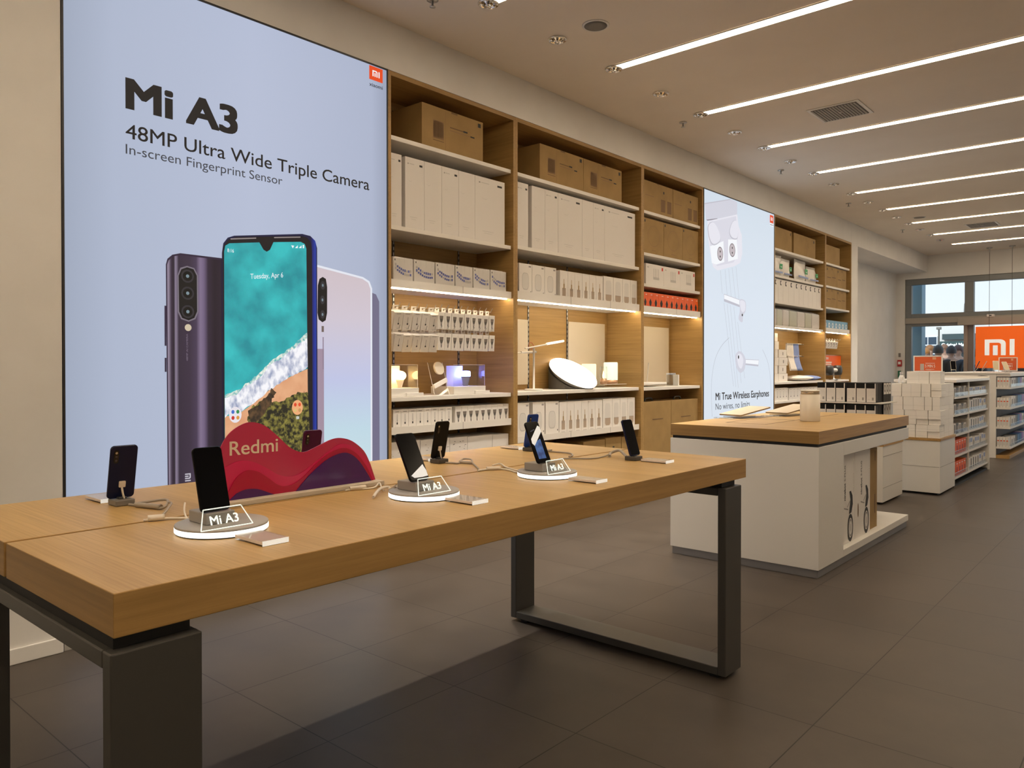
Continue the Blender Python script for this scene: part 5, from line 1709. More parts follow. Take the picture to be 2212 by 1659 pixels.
# upright scooter boxes in the island niche
for i, (a, b_) in enumerate(((5.205, 5.555), (5.560, 5.905))):
    x1 = 2.128
    o2 = (1.95, (a + b_) / 2, .0985)
    b = MB(o2).box(1.72, x1, a, b_, .0988, .700, paper, .002)
    w, h, z0, y0 = b_ - a, .60, .0988, a
    x = x1 + .0008
    P = lambda u, v: (x, y0 + u * w, z0 + v * h)
    b.text('ninebot', P(.455, .49), (0, 0, 1), (0, -1, 0), .118, .034, ink, .02)
    b.text('S-PLUS', P(.445, .71), (0, 0, 1), (0, -1, 0), .105, .026, ink, 0)
    b.text('Self balancing scooter', P(.945, .55), (0, 0, 1), (0, -1, 0), .22, .012, grey_ink, 0)
    cu, cv = .74, .16
    for ru, m_ in ((.105, ink), (.075, paper), (.068, grey_ink), (.052, paper2), (.03, soft_ink)):
        b.poly([(x + .0003 * (1 + (.105 - ru) * 30), y0 + cu * w + .62 * ru * .9 * math.cos(k * .2618), z0 + cv * h + ru * .9 * math.sin(k * .2618)) for k in range(24)], m_)
    b.poly([(x + .0004, y0 + w * u, z0 + h * v) for u, v in ((.66, .32), (.80, .33), (.88, .42), (.86, .52), (.76, .58), (.68, .575), (.74, .48), (.70, .40))], ink)
    b.poly([(x + .0004, y0 + w * u, z0 + h * v) for u, v in ((.36, .40), (.60, .37), (.60, .385), (.36, .415))], grey_ink)
    b.poly([(x + .0004, y0 + w * u, z0 + h * v) for u, v in ((.56, .40), (.70, .46), (.70, .475), (.55, .415))], grey_ink)
    b.poly([(x + .0004, y0 + w * (.20 + .035 * math.cos(k * .6)), z0 + h * (.32 + .085 * math.sin(k * .6))) for k in range(11)], kraft_d)
    b.box(1.73, x1 - .002, a + .002, b_ - .002, .7002, .7008, paper2)
    tag(b.build('scooter_box'), ['tall white box with a black scooter print in the island niche, nearer one', 'tall white box with a black scooter print in the island niche, farther one'][i], 'box', 'scooter boxes in the island niche')
carton('carton', 'brown carton standing behind the white scooter boxes in the island', 'box', 5.912, 6.130, .0985, .690, kraft, .34, x1=2.112, deco=lambda b, x, y0, y1, z0, z1: (R_(b, x, y0, y1, z0, z1, .70, .80, .18, .42, kraft_d), R_(b, x, y0, y1, z0, z1, .72, .80, .84, .96, kraft_d)))

# things on the island
o_ = (1.800, 5.610, .90)
t = thing('speaker_cylinder', 'white upright cylinder with a silver band near its top on the island', 'speaker', o_)
MB(o_).lathe([(.066, .0005), (.068, .004), (.069, .193)], o_, mat('warm_white_plastic', (.74, .68, .58), .4), 40).build('cylinder_body', t)
MB(o_).lathe([(.064, .1935), (.064, .216)], o_, mat('silver_band', (.55, .47, .36), .2, .9), 40).build('band', t)
MB(o_).lathe([(.069, .2165), (.069, .222), (.064, .226)], o_, white, 40).build('cap', t)
def slate(x, y, yaw, tilt, L_, W_, label, m):
    o = (x, y, .90)
    t = thing('tablet', label, 'tablet', o, (0, 0, R(yaw)), 'tablets on clear stands')
    a = R(tilt)
    F = lambda u, v, d: (u, v * math.cos(a) - d * math.sin(a), .020 + v * math.sin(a) + d * math.cos(a))
    b = MB()
    b.prism(rrect(-W_ / 2, W_ / 2, 0, L_, .012, 4), lambda u, v: F(u, v, .010), lambda u, v: F(u, v, 0), m, mat('tablet_edge', (.30, .22, .13), .4, .3))
    b.build('tablet_body', t)
    b = MB()
    b.prism(rrect(-W_ / 2 + .012, W_ / 2 - .012, .012, L_ - .012, .004, 2), lambda u, v: F(u, v, -.0002), lambda u, v: F(u, v, -.0008), screen_black)
    b.build('screen', t)
    zt = .018 + L_ * .62 * math.sin(a)
    b = MB()
    b.box(-.06, -.056, .0, L_ * .62, .0005, .016, acrylic)
    b.box(.056, .06, .0, L_ * .62, .0005, .016, acrylic)
    b.box(-.06, .06, L_ * .62, L_ * .62 + .004, .0005, zt, acrylic)
    b.box(-.06, .06, -.05, .0, .0005, .005, acrylic)
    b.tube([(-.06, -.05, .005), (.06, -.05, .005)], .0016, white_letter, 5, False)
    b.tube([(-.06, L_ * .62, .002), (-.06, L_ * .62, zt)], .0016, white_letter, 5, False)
    b.build('clear_stand', t)
    MB().box(-.075, .075, -.10, -.055, .0005, .010, acrylic, .001).build('price_holder', t)
slate(1.235, 5.50, -10, 7, .40, .20, 'slim tablet on a clear stand at the left of the island', mat('tablet_back', (.60, .50, .36), .45, .1))
slate(1.40, 5.98, -10, 7, .42, .20, 'second slim tablet on a clear stand behind the white cylinder', mat('tablet_back', (.60, .50, .36), .45, .1))
# ================================================================== RACK OF BLACK AND WHITE BOXES
o_ = (1.40, 7.95, 0)
T = thing('product_rack', 'low white display unit carrying the black and white boxes', 'display stand', o_)
MB(o_).box(1.06, 1.735, 7.662, 8.33, .022, .545, white, .003).build('base_cabinet', T)
MB(o_).box(1.05, 1.742, 7.655, 8.337, .5455, .570, oak_y, .002).build('oak_top', T)
for z in (.155, .449):
    MB(o_).box(1.7352, 1.7362, 7.67, 8.32, z, z + .004, grey_ink).build('drawer_seam', T)
MB(o_).box(1.10, 1.70, 7.70, 8.29, .0005, .0215, black_gap).build('plinth', T)
for z in (.732, .940):
    MB(o_).box(1.09, 1.72, 7.685, 8.19, z, z + .010, shelf_white, .001).build('shelf', T)
for x in (1.0715, 1.7005):
    for y in (7.686, 8.16):
        MB(o_).box(x, x + .018, y, y + .018, .5705, .731, steel).build('post', T)
def d_bw(z0, z1):
    def mk(name, label, x0, x1, y0, y1, group):
        o = ((x0 + x1) / 2, (y0 + y1) / 2, z0)
        b = MB(o).box(x0, x1, y0, y1, z0 + .0005, z1, black_card, .001)
        h = z1 - z0
        w = x1 - x0
        yf = y0 - .0006
        g = lambda u0, u1, v0, v1, m, k=0: b.poly([(x0 + u0 * w, yf - k, z0 + v0 * h), (x0 + u1 * w, yf - k, z0 + v0 * h), (x0 + u1 * w, yf - k, z0 + v1 * h), (x0 + u0 * w, yf - k, z0 + v1 * h)], m)
        g(.02, .90, .02, .72, paper2)
        g(.88, .985, .02, .97, paper)
        for r_ in range(6):
            g(.10, .74, .58 - r_ * .055, .585 - r_ * .055, soft_ink, .0003)
        g(.60, .78, .12, .26, grey_ink, .0003)
        g(.12, .40, .16, .18, soft_ink, .0003)
        xf = x1 + .0006
        b.poly([(xf, y0 + .03, z0 + .02), (xf, y0 + .035, z0 + .02), (xf, y0 + .035, z1 - .01), (xf, y0 + .03, z1 - .01)], soft_ink)
        tag(b.build(name), label, 'box', group)
    return mk
for r_, (z0, z1) in enumerate(((.9505, 1.138), (.7445, .930))):
    mk = d_bw(z0, z1)
    xs_ = [1.115, 1.204, 1.293, 1.395, 1.484, 1.573]
    for i, x in enumerate(xs_):
        mk('gadget_box', 'black and white box, %s in the %s row of the rack' % (nth(i, 6), ['upper', 'lower'][r_]), x + .002, x + .087, 7.70, 7.91, 'black and white boxes facing the island')
    for i in range(3):
        y0 = 7.918 + i * .085
        o2 = (1.60, y0 + .04, z0)
        b = MB(o2).box(1.50, 1.668, y0, y0 + .083, z0 + .0005, z1, black_card, .001)
        x = 1.6688
        zz = z0 + (.075 if r_ == 0 else .004)
        b.poly([(x, y0 + .004, zz), (x, y0 + .079, zz), (x, y0 + .079, z1 - .006), (x, y0 + .004, z1 - .006)], paper)
        hh = (z1 - zz)
        for ra, m_, k in ((1, ink, .0003), (.55, paper2, .0006)):
            b.poly([(x + k, y0 + .042 + .020 * ra * math.cos(j * .45), zz + hh * .5 + hh * .34 * ra * math.sin(j * .45)) for j in range(14)], m_)
        tag(b.build('gadget_box'), 'black box with a white ringed front facing right, %s of three in the %s row' % (['nearest', 'middle', 'farthest'][i], ['upper', 'lower'][r_]), 'box', 'ringed black boxes at the right end of the rack')

# ================================================================== WHITE GONDOLA WITH STACKED BOXES
GX = 2.017
o_ = (1.6, 8.92, 0)
T = thing('white_cabinet', 'white drawer cabinet under the big stack of white boxes', 'cabinet', o_)
MB(o_).box(1.20, GX, 8.582, 9.255, .022, .545, white, .003).build('cabinet_body', T)
MB(o_).box(1.19, GX + .008, 8.574, 9.262, .5455, .570, oak_y, .002).build('oak_top', T)
MB(o_).box(1.205, GX - .005, 8.5802, 8.5815, .283, .287, grey_ink).box(GX + .0002, GX + .001, 8.59, 9.25, .283, .287, grey_ink).build('drawer_seam', T)
MB(o_).box(1.24, GX - .03, 8.62, 9.22, .0005, .0215, black_gap).build('plinth', T)

cnt = [0]
def wbox(x0, x1, y0, y1, z0, z1, label, m=paper):
    o = ((x0 + x1) / 2, (y0 + y1) / 2, z0)
    b = MB(o).box(x0 + .001, x1 - .001, y0, y1, z0 + .0005, z1 - .0005, m, .0015)
    lidz = z0 + (z1 - z0) * .34
    b.box(x0 + .0005, x1 - .0005, y0 - .0004, y1 + .0004, lidz, lidz + .0012, soft_ink)
    tag(b.build('white_box'), label, 'box', 'white boxes stacked on the drawer cabinet')
bright_carton = mat('bright_white_carton', (.90, .87, .82), .5)
def stack(xs_, z0, z1, rowlab, y0=8.60, dy=.20, m=bright_carton):
    n = len(xs_) - 1
    for i in range(n):
        j = ((i * 37 + int(z0 * 1000) * 13) % 9 - 4) * .0022
        wbox(xs_[i] + .0012, xs_[i + 1] - .0012, y0 + j, y0 + dy + min(j, 0), z0, z1, 'white box in the big cabinet stack, %s of the %s' % (nth(i, n), rowlab), m)
stack([1.562, 1.676, 1.786, 1.897, 2.010], .5705, .636, 'lowest row')
stack([1.562, 1.676, 1.786, 1.897, 2.010], .636, .703, 'second row from below')
stack([1.570, 1.682, 1.794, 1.905, 2.020], .703, .760, 'third row from below', 8.602)
stack([1.570, 1.682, 1.794, 1.905, 2.020], .760, .850, 'fourth row from below', 8.598)
stack([1.570, 1.668, 1.768, 1.870, 1.940, 2.012], .850, .985, 'fifth row from below', 8.60)
stack([1.556, 1.654, 1.745, 1.839, 1.925], .985, 1.118, 'sixth row', 8.60)
stack([1.926, 2.022], .985, 1.050, 'flat pair at the right, under', 8.604)
stack([1.926, 2.022], 1.050, 1.118, 'flat pair at the right, above', 8.600)
stack([1.690, 1.805, 1.905, 2.008], 1.118, 1.243, 'top row of three', 8.64, .18)
for k, (z0, z1) in enumerate(((.5705, .703), (.703, .850), (.850, .985), (.985, 1.118))):
    for j in range(2):
        wbox(1.80, 2.008, 8.808 + j * .208, 9.012 + j * .208, z0, z1, 'white box at the side of the big stack, %s column, %s from below' % (['middle', 'rear'][j], ['first', 'second', 'third', 'fourth'][k]), bright_carton)
o_ = (1.62, 8.74, 1.1185)
t = thing('white_bottle', 'small white bottle with a narrow neck on the left of the box stack', 'bottle', o_)
MB(o_).lathe([(.030, .0005), (.034, .02), (.026, .06), (.018, .085)], o_, white, 20).build('bottle_body', t)
MB(o_).lathe([(.017, .0855), (.018, .115), (.014, .118)], o_, mat('cap_grey', (.6, .58, .56), .4), 16).build('cap', t)
tag(MB((1.69, 8.66, 1.1185)).lathe([(.022, .0005), (.026, .02), (.02, .035)], (1.665, 8.68, 1.1185), white, 16).build('white_puck'), 'little white round puck beside the small white bottle', 'gadget')

def poster_frame(x0, x1, y, z0, z1, label, foot):
    o = ((x0 + x1) / 2, y, foot)
    t = thing('framed_notice', label, 'sign', o, group='orange framed notices')
    q = MB(o)
    w = .012
    q.box(x0, x0 + w, y, y + .012, z0, z1, white_letter).box(x1 - w, x1, y, y + .012, z0, z1, white_letter)
    q.box(x0 + w, x1 - w, y, y + .012, z0, z0 + w, white_letter).box(x0 + w, x1 - w, y, y + .012, z1 - w, z1, white_letter)
    q.build('frame', t)
    q = MB(o).box(x0 + w, x1 - w, y + .002, y + .008, z0 + w, z1 - w, mat('orange_notice', (.72, .12, .03), .5))
    W_, H_ = x1 - x0, z1 - z0
    g = lambda u0, u1, v0, v1, m: q.poly([(x0 + u0 * W_, y + .0015, z0 + v0 * H_), (x0 + u1 * W_, y + .0015, z0 + v0 * H_), (x0 + u1 * W_, y + .0015, z0 + v1 * H_), (x0 + u0 * W_, y + .0015, z0 + v1 * H_)], m)
    g(.24, .37, .10, .50, mat('grey_print', (.50, .46, .42), .5))
    g(.66, .78, .76, .90, mat('peach_print', (.80, .42, .24), .5))
    g(.42, .74, .52, .545, white_letter); g(.42, .72, .16, .18, white_letter); g(.46, .62, .10, .12, mat('peach_print', (.80, .42, .24), .5))
    q.text('5 MIN 5', (x0 + .41 * W_, y + .0014, z0 + .27 * H_), (1, 0, 0), (0, 0, 1), .34 * W_, .18 * H_, white_letter, .01)
    q.build('sheet', t)
    MB(o).tube([(o[0], y + .006, z0 - .001), (o[0], y + .006, foot + .006)], .005, steel, 8, False).lathe([(.05, .0005), (.05, .006)], (o[0], y + .006, foot), steel, 20).build('stand', t)
poster_frame(1.693, 1.968, 8.90, 1.236, 1.407, 'orange notice in a white frame above the big stack of white boxes', 1.1185)

# gondola shelves facing the aisle
o_ = (1.78, 10.22, 0)
T = thing('gondola_shelf', 'white gondola shelf of small boxes facing the aisle behind the drawer cabinet', 'shelves', o_, group='white gondola shelves')
MB(o_).box(1.62, 1.70, 9.29, 11.17, .022, 1.12, white, .002, {'+x': mat('shaded_back', (.10, .075, .05), .6)}).build('back_wall', T)  # dark back colour stands in for shade between the boxes
MB(o_).box(1.40, 2.02, 11.172, 11.20, .0, 1.17, white, .002).build('end_panel', T)
MB(o_).box(1.40, 2.02, 9.29, 11.17, 1.1205, 1.15, white, .002).build('top_board', T)
MB(o_).box(1.44, 2.0, 9.29, 11.17, .0, .0215, black_gap).build('plinth', T)
levels = [.10, .335, .560, .775, .965]
for z in levels:
    MB(o_).box(1.701, 2.005, 9.285, 11.168, z - .022, z - .001, shelf_white, .001).build('shelf', T)
    for a, b_ in ((9.31, 10.0), (10.05, 11.15)):
        MB(o_).box(2.001, 2.0045, a, b_, z, z + .045, acrylic).tube([(2.003, a, z + .046), (2.003, b_, z + .046)], .0018, steel, 5, False).build('clear_lip', T)
MB(o_).box(1.99, 2.006, 10.015, 10.035, .10, 1.12, shelf_white).build('upright', T)
rnd = random.Random(11)
lvl = ['lowest', 'second lowest', 'middle', 'second highest', 'highest']
def d_black(b, x, y0, y1, z0, z1):
    R_(b, x, y0, y1, z0, z1, .34, .66, .10, .88, ink)
def d_phone(b, x, y0, y1, z0, z1):
    R_(b, x, y0, y1, z0, z1, .1, .9, .55, .9, mat('pale_blue_print', (.28, .36, .62), .5)); R_(b, x, y0, y1, z0, z1, .2, .8, .15, .2, grey_ink)
def d_ora(b, x, y0, y1, z0, z1):
    R_(b, x, y0, y1, z0, z1, .25, .75, .15, .6, mat('dark_red_print', (.45, .03, .01), .5)); R_(b, x, y0, y1, z0, z1, .2, .7, .8, .86, white_letter)
def d_grey(b, x, y0, y1, z0, z1):
    R_(b, x, y0, y1, z0, z1, .25, .75, .2, .75, grey_ink)
for li, z in enumerate(levels):
    for half, (a, b_, n) in enumerate(((9.33, 9.98, 5), (10.07, 11.13, 8))):
        for i in range(n):
            w = (b_ - a) / n
            y0 = a + i * w
            if half == 0:
                m_, dc, kind = ((orange, d_ora, 'orange box') if li < 2 else (mat('dark_grey_card', (.13, .12, .11), .5), d_grey, 'dark box') if li in (2, 3, 4) and i % 2 else (paper2, d_black, 'white box with dark print'))
                ht = .155 if li < 2 else .095 + .02 * rnd.random()
            else:
                m_, dc, kind = (paper, d_black, 'black barred white box') if i < 5 and li in (0, 2, 3) else (paper2, d_phone if (i + li) % 3 else d_grey, 'pale printed box')
                ht = .125 + .02 * rnd.random() if li != 4 else .09
            carton('small_box', '%s, %s on the %s gondola shelf, %s half' % (kind, nth(i, n), lvl[li], ['near', 'far'][half]), 'box', y0 + .006, y0 + w - .006, z, z + ht, m_, .16, x1=1.985, deco=dc, group='small boxes on the gondola shelf')

# tall gondola further back
o_ = (1.6, 13.8, 0)
T = thing('gondola_shelf', 'far white gondola shelf with a tall white end panel near the window', 'shelves', o_, group='white gondola shelves')
MB(o_).box(1.20, 1.865, 12.63, 12.655, .0, 1.185, white, .002).build('end_panel', T)
MB(o_).box(1.20, 1.865, 12.6555, 15.2, .022, 1.185, white, .002, {'+x': mat('shaded_back', (.10, .075, .05), .6)}).build('core', T)  # wood in shade, painted as a dark brown face
MB(o_).box(1.18, 2.03, 12.62, 15.22, 1.1855, 1.205, white, .002).build('top_board', T)
q = MB(o_)
q.poly([(1.70 + .075 * math.cos(k * .3), 12.6292, 1.145 + .018 * math.sin(k * .3)) for k in range(21)], black_gap)
q.build('grip_hole', T)
MB(o_).box(1.866, 2.03, 12.63, 15.2, .0, .045, kraft if False else oak_y, .001).build('kick_board', T)
lv4 = [.165, .445, .720, 1.005]
for z in lv4:
    MB(o_).box(1.866, 2.035, 12.635, 15.2, z - .030, z - .002, shelf_white, .001).build('shelf', T)
    MB(o_).box(2.030, 2.033, 12.70, 15.15, z, z + .04, acrylic).tube([(2.032, 12.70, z + .041), (2.032, 15.15, z + .041)], .002, steel, 5, False).build('clear_lip', T)
MB(o_).box(1.866, 2.035, 12.635, 15.2, 1.150, 1.185, shelf_white, .001).build('shelf', T)
l4 = ['lowest', 'second lowest', 'second highest', 'highest']
for li, z in enumerate(lv4):
    z0 = z - .0015
    for i in range(4):
        x0 = 1.872 + i * .036
        o2 = (x0 + .017, 12.70, z0)
        b = MB(o2).box(x0 + .001, x0 + .034, 12.645, 12.78, z0 + .0005, z0 + .135, paper, .001)
        b.poly([(x0 + .008, 12.6445, z0 + .075), (x0 + .028, 12.6445, z0 + .075), (x0 + .028, 12.6445, z0 + .092), (x0 + .008, 12.6445, z0 + .092)], mat('red_orange_print', (.70, .10, .03), .5))
        b.poly([(x0 + .012, 12.6445, z0 + .02), (x0 + .022, 12.6445, z0 + .02), (x0 + .022, 12.6445, z0 + .07), (x0 + .012, 12.6445, z0 + .07)], soft_ink)
        tag(b.build('small_box'), 'red marked narrow box, %s at the end of the %s far shelf' % (nth(i, 4), l4[li]), 'box', 'narrow white boxes at the end of the far gondola')
    for i in range(12):
        y0 = 12.80 + i * .195
        m_ = (paper, paper2, mat('dark_grey_card', (.13, .12, .11), .5), deep_blue, deep_blue, violet, paper2, deep_blue, deep_blue, deep_blue, violet, deep_blue)[(i + (li % 2) * (1 if i > 2 else 0)) % 12]
        nm = 'white box' if m_ in (paper, paper2) else 'dark grey box' if m_ not in (deep_blue, violet) else 'blue box' if m_ == deep_blue else 'violet box'
        carton('small_box', '%s, %s of twelve along the %s far gondola shelf' % (nm, nth(i, 12), l4[li]), 'box', y0, y0 + .175, z0, z0 + .13 + .02 * ((i * 3 + li) % 3) / 2, m_, .12, x1=2.022, deco=d_grey if m_ in (paper, paper2) else None, group='boxes along the far gondola')

def top_gadget(x, y, z, yaw, m_, label, lean=18, h=.14):
    t = thing('display_phone', label, 'phone', (x, y, z), (0, 0, R(yaw)), 'phones on wire stands on the far gondola')
    a = R(lean)
    fr = lambda u, v, d: (u, v * math.sin(a) - d * math.cos(a), .035 + v * math.cos(a) + d * math.sin(a))
    q = MB(); q.prism(rrect(-.035, .035, 0, h, .008, 3), lambda u, v: fr(u, v, .008), lambda u, v: fr(u, v, 0), m_)
    q.build('phone_body', t)
    q = MB(); q.poly([fr(u, v, .0085) for u, v in rrect(-.032, .032, .004, h - .004, .006, 3)], mat('screen_picture', (.62, .52, .34), .4) if m_ is white else screen_black if m_ is not phone_black else mat('screen_red', (.02, .02, .02), .3, emit=(.35, .04, .03), es=.5))
    q.build('screen', t)
    q = MB()
    q.tube([(-.03, -.02, .001), (-.03, .01, .036), (-.02, .06, .10)], .003, steel, 6, False).tube([(.03, -.02, .001), (.03, .01, .036), (.02, .06, .10)], .003, steel, 6, False)
    q.box(-.04, .04, -.03, .08, .0005, .004, acrylic)
    q.build('wire_stand', t)
    return t
zt = 1.2055
for i, (x, y, yaw, m_, lab, lean) in enumerate(((1.30, 12.80, 25, mat('phone_gold', (.55, .48, .38), .3, .3), 'gold phone on a wire stand at the left of the far gondola top', 20),
        (1.56, 12.90, -75, phone_black, 'black phone leaning right beside the orange hanging sign', 24),
        (1.66, 12.82, -80, mat('phone_silver', (.6, .58, .55), .3, .3), 'silver phone on a wire stand left of the hanging sign logo', 26),
        (1.84, 12.78, 20, white, 'white phone with yellow picture left of the right framed notice', 24),
        (1.97, 12.80, 40, white, 'white phone with a dark picture at the right end of the far gondola', 35))):
    top_gadget(x, y, zt, yaw, m_, lab, lean)
poster_frame(1.812, 2.046, 13.15, 1.226, 1.424, 'orange notice in a white frame on the far gondola near the hanging sign', 1.2055)

# ================================================================== HANGING SIGN, ALARM
o_ = (1.29, 16.6, 3.5)
t = thing('hanging_sign', 'square orange hanging sign with a white logo in front of the shop window', 'sign', o_)
sx0, sx1, sz0, sz1 = .912, 1.685, 1.258, 2.033
MB(o_).box(sx0, sx1, 16.6, 16.64, sz0, sz1, orange_sign, .004).build('sign_panel', t)
q = MB(o_)
mi_glyph(q, lambda a, b: (1.062 + a * .470, 16.5988, 1.497 + b * .293), mat('sign_white', (.85, .87, .87), .4, emit=(.80, .86, .85), es=.45))
q.build('logo', t)
for x in (1.128, 1.487):
    MB(o_).tube([(x, 16.62, sz1 + .0005), (x, 16.62, 3.46)], .0035, dark_metal, 6, False).build('wire', t)
    MB(o_).lathe([(.008, -.09), (.012, -.05), (.012, -.025), (.05, -.014), (.05, -.001)], (x, 16.62, 3.5), steel, 16).build('ceiling_anchor', t)
o_ = (-.40, 16.985, 1.30)
t = thing('fire_alarm', 'small red fire alarm box on the wall left of the window', 'alarm', (-.50, 16.985, 1.30))
o_ = (-.50, 16.985, 1.30)
MB(o_).box(-.535, -.455, 16.955, 16.999, 1.288, 1.420, mat('alarm_red', (.45, .02, .02), .4), .006).build('alarm_body', t)
MB(o_).box(-.52, -.47, 16.9535, 16.9548, 1.33, 1.385, white_letter).build('alarm_face', t)
tag(MB((-.5, 16.98, 1.1)).box(-.53, -.475, 16.975, 16.999, 1.06, 1.20, mat('exit_green', (.02, .16, .08), .5), .004).build('green_wall_box'), 'small green box on the wall under the red fire alarm', 'alarm')
tag(MB((-.5, 16.98, 1.52)).box(-.52, -.48, 16.978, 16.999, 1.48, 1.56, grey_plastic, .004).build('wall_switch'), 'tiny grey wall switch above the red fire alarm', 'switch')

# ================================================================== OUTSIDE
struct('ground_1', MB().box(-40, 40, 17.26, 70, -.12, -.02, mat('pavement', (.34, .33, .32), .8)))
bpy.data.objects['ground_1'].name = 'pavement'
tag(MB((-.34, 17.6, -.02)).box(-.60, -.20, 17.45, 17.75, -.018, 4.2, mat('shade_blue_render', (.22, .36, .46), .6), .004).build('entrance_pier'), 'blue grey pier just outside the left of the shop window', 'pier')  # bluish daylight shade put into the render colour
o_ = (-4, 40, -.02)
t = thing('building', 'white low building with dark windows across the street', 'building', o_)
MB(o_).box(-14, 9, 40, 52, -.018, 3.35, mat('white_render', (.72, .71, .70), .7)).build('wall', t)
dk = mat('dark_window', (.03, .06, .10), .2)
for i in range(6):
    x = -5.52 + (i - 3) * 1.9 if i != 3 else -5.52
    if i in (0, 1, 2, 3):
        fr_ = MB(o_).box(x, x + .80, 39.93, 39.999, 1.05, 2.68, mat('window_white', (.75, .76, .78), .5))
        w_ = fr_.build('window', t)
        q = MB(o_)
        for a in range(2):
            for b_ in range(4):
                q.box(x + .04 + a * .38, x + .38 + a * .38, 39.92, 39.929, 1.10 + b_ * .40, 1.44 + b_ * .40, dk)
        q.build('pane', w_)
MB(o_).box(-4.46, -2.6, 39.6, 39.999, 2.50, 2.76, mat('dark_awning', (.04, .07, .08), .6)).build('upper_window', t)
MB(o_).box(-4.56, -2.5, 39.5, 39.599, 2.00, 2.42, mat('sign_dark_green', (.03, .07, .075), .6)).build('shop_sign_band', t)
MB(o_).text('Original Marines', (-4.46, 39.495, 2.14), (1, 0, 0), (0, 0, 1), 1.30, .20, mat('bright_letters', (.9, .9, .9), .5, emit=(1, 1, 1), es=.9), .02).build('shop_sign_lettering', t)
MB(o_).box(-4.56, -2.5, 39.7, 39.999, -.01, 1.99, mat('dark_shopfront', (.02, .03, .035), .3)).build('shopfront', t)
o_ = (-4.58, 38, -.02)
t = thing('street_lamp', 'thin grey street lamp in front of the building across the street', 'lamp post', o_)
MB(o_).tube([(-4.25, 38, -.018), (-4.25, 38, 2.9)], .035, grey_plastic, 8, False).build('pole', t)
MB(o_).box(-4.34, -4.16, 37.9, 38.1, 2.901, 3.02, grey_plastic, .02).build('lamp_head', t)
o_ = (-4.9, 48.5, 3.35)
t = thing('lattice_mast', 'thin grey lattice mast above the white building', 'mast', o_)
q = MB(o_)
for dx in (-.14, .14):
    q.tube([(-5.15 + dx, 48.5, 3.3502), (-5.15 + dx * .4, 48.5, 4.75)], .03, grey_plastic, 5, False)
for k in range(7):
    z = 3.4 + k * .2
    q.tube([(-5.29 + .012 * k, 48.5, z), (-5.01 - .012 * k, 48.5, z + .2)], .016, grey_plastic, 5, False).tube([(-5.01 - .012 * k, 48.5, z), (-5.29 + .012 * k, 48.5, z + .2)], .016, grey_plastic, 5, False)
q.build('lattice', t)

# ------------------------------------------------------------------ people queueing outside
def skin_mesh(verts, edges, radii, root=0, sub=2):
    me = bpy.data.meshes.new('tmp')
    me.from_pydata(verts, edges, [])
    ob = bpy.data.objects.new('tmp', me)
    COL.objects.link(ob)
    sk = ob.modifiers.new('s', 'SKIN')
    sk.use_smooth_shade = True
    ly = me.skin_vertices[0].data if me.skin_vertices else None
    if ly is None:
        bm = bmesh.new(); bm.from_mesh(me); bm.verts.layers.skin.verify(); bm.to_mesh(me); bm.free()
        ly = me.skin_vertices[0].data
    for i, r_ in enumerate(radii):
        ly[i].radius = (r_, r_) if not isinstance(r_, tuple) else r_
        ly[i].use_root = (i == root)
    ss = ob.modifiers.new('b', 'SUBSURF')
    ss.levels = sub; ss.render_levels = sub
    dg = bpy.context.evaluated_depsgraph_get()
    out = bpy.data.meshes.new_from_object(ob.evaluated_get(dg))
    bpy.data.objects.remove(ob)
    bpy.data.meshes.remove(me)
    for p in out.polygons:
        p.use_smooth = True
    return out
V, Eg, Rd = [], [], []
def jv(p, r_, par=None):
    V.append(p); Rd.append(r_)
    if par is not None:
        Eg.append((par, len(V) - 1))
    return len(V) - 1
pel = jv((0, 0, .95), .13)
bel = jv((0, 0, 1.08), .125, pel)
che = jv((0, .01, 1.28), .145, bel)
upc = jv((0, .01, 1.40), .12, che)
nek = jv((0, .0, 1.50), .055, upc)
jaw = jv((0, -.015, 1.57), .068, nek)
hed = jv((0, .005, 1.65), .088, jaw)
top_ = jv((0, .012, 1.715), .060, hed)
nose = jv((0, -.098, 1.625), .013, hed)
for s_ in (-1, 1):
    ear = jv((s_ * .088, .01, 1.635), .018, hed)
    hip = jv((s_ * .095, 0, .90), .095, pel)
    kne = jv((s_ * .105, -.015, .50), .062, hip)
    ank = jv((s_ * .11, .02, .09), .042, kne)
    toe = jv((s_ * .12, -.14, .035), .036, ank)
    sho = jv((s_ * .185, .01, 1.40), .062, upc)
    elb = jv((s_ * .235, .03, 1.12), .045, sho)
    wri = jv((s_ * .225, -.06, .88), .030, elb)
    plm = jv((s_ * .222, -.085, .81), .030, wri)
    for k in range(4):
        f1 = jv((s_ * (.222 + .004), -.118 + .020 * k, .765), .0095, plm)
        f2 = jv((s_ * (.214), -.120 + .020 * k, .725 + .006 * abs(k - 1.5)), .0085, f1)
    t1 = jv((s_ * .20, -.125, .80), .011, plm)
    jv((s_ * .192, -.142, .765), .0095, t1)
BODY = skin_mesh(V, Eg, Rd)
def garment(ids, grow):
    keep = list(ids)
    m_ = {k: i for i, k in enumerate(keep)}
    return skin_mesh([V[k] for k in keep], [(m_[a], m_[b]) for a, b in Eg if a in m_ and b in m_], [Rd[k] + grow for k in keep])
idx_of = lambda p: V.index(p)
arm_ids = []
leg_ids = []
for s_ in (-1, 1):
    arm_ids += [idx_of((s_ * .185, .01, 1.40)), idx_of((s_ * .235, .03, 1.12)), idx_of((s_ * .225, -.06, .88))]
    leg_ids += [idx_of((s_ * .095, 0, .90)), idx_of((s_ * .105, -.015, .50)), idx_of((s_ * .11, .02, .09))]
JACKET = garment([pel, bel, che, upc] + arm_ids, .022)
TROUSER = garment([pel] + leg_ids, .016)
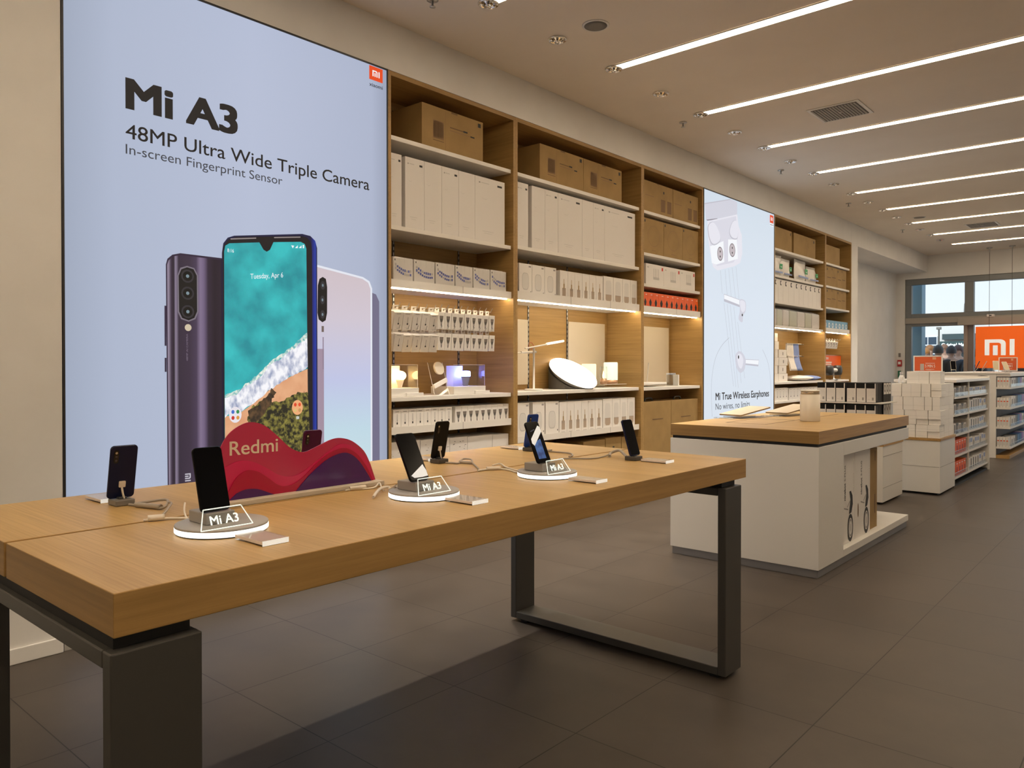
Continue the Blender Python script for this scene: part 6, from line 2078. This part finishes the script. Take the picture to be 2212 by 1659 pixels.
def dome(zc, rx, ry, rz, cut, back):
    b = MB()
    n, mrows = 20, 9
    vs = []
    for i in range(mrows + 1):
        ph = R(90) - (R(90) - cut) * i / mrows
        for k in range(n):
            a = 2 * math.pi * k / n
            low = 1.0 + (back if math.sin(a) > -.35 else 0) * i / mrows
            vs.append((rx * math.cos(ph) * math.cos(a), .008 + ry * math.cos(ph) * math.sin(a), zc + rz * math.sin(ph) * (1 if math.sin(ph) > 0 else low) - (back * .05 * i / mrows if math.sin(a) > -.35 else 0)))
    fs = [(i * n + k, (i + 1) * n + k, (i + 1) * n + (k + 1) % n, i * n + (k + 1) % n) for i in range(mrows) for k in range(n)]
    b.add(vs, fs, ink, True)
    return b
def person(x, y, yaw, h, jac, tro, hair, label, skin=(.55, .33, .24), longh=0.6):
    t = thing('person', label, 'person', (x, y, -.019), (0, 0, R(yaw)), 'people queueing outside the window')
    t.scale = (h, h, h)
    def put(me, name, m_):
        mm = me.copy(); mm.materials.clear(); mm.materials.append(m_)
        o = bpy.data.objects.new(name, mm); COL.objects.link(o); o.parent = t
        return o
    bo = put(BODY, 'body', mat('skin_%d' % int(skin[0] * 100), skin, .55))
    put(JACKET, 'jacket', mat('coat_%d_%d_%d' % tuple(int(c * 200) for c in jac), jac, .8))
    put(TROUSER, 'trousers', mat('trouser_%d' % int(tro[0] * 200), tro, .85))
    hb = dome(1.665, .100, .112, .100, R(-18), longh)
    hb.mats = [mat('hair_%d_%d' % (int(hair[0] * 300), int(hair[1] * 300)), hair, .6)]
    hb.build('hair', t)
    e_ = MB()
    for s_ in (-1, 1):
        e_.lathe([(.004, -.009), (.010, 0), (.004, .009)], (s_ * .034, -.080, 1.655), mat('eye_dark', (.03, .02, .02), .3), 10)
    e_.build('eyes', t)
    m2 = MB().box(-.024, .024, -.086, -.078, 1.582, 1.592, mat('lips', (.40, .14, .12), .5), .003)
    m2.build('mouth', t)
    return t
PP = [(-.515, 19.15, 40, .975, (.20, .10, .05), (.03, .03, .05), (.42, .17, .04), 'ginger haired person in a brown coat, leftmost outside the window'),
      (-.632, 20.1, -20, 1.03, (.05, .06, .12), (.03, .03, .05), (.28, .12, .04), 'person in a navy coat behind the ginger haired one outside'),
      (-.031, 18.1, 175, 1.0, (.025, .028, .035), (.02, .02, .03), (.05, .05, .055), 'person with short dark hair seen from behind through the window'),
      (-.517, 21.0, 15, 1.05, (.10, .03, .03), (.03, .03, .05), (.20, .10, .06), 'person facing the shop in a dark red coat outside'),
      (.081, 18.75, 190, 1.0, (.03, .04, .06), (.02, .02, .03), (.03, .025, .03), 'person with long black hair seen from behind outside the window'),
      (.031, 19.7, -10, 1.02, (.04, .05, .09), (.03, .03, .05), (.10, .05, .05), 'person facing the shop in a dark blue coat outside'),
      (.62, 18.2, 160, .95, (.035, .05, .07), (.02, .02, .03), (.12, .06, .03), 'person in a dark jacket beside the window mullion outside'),
      (1.30, 18.6, 30, .97, (.03, .03, .04), (.02, .02, .03), (.06, .04, .03), 'person in black partly hidden by the orange hanging sign')]
for a in PP:
    person(*a)
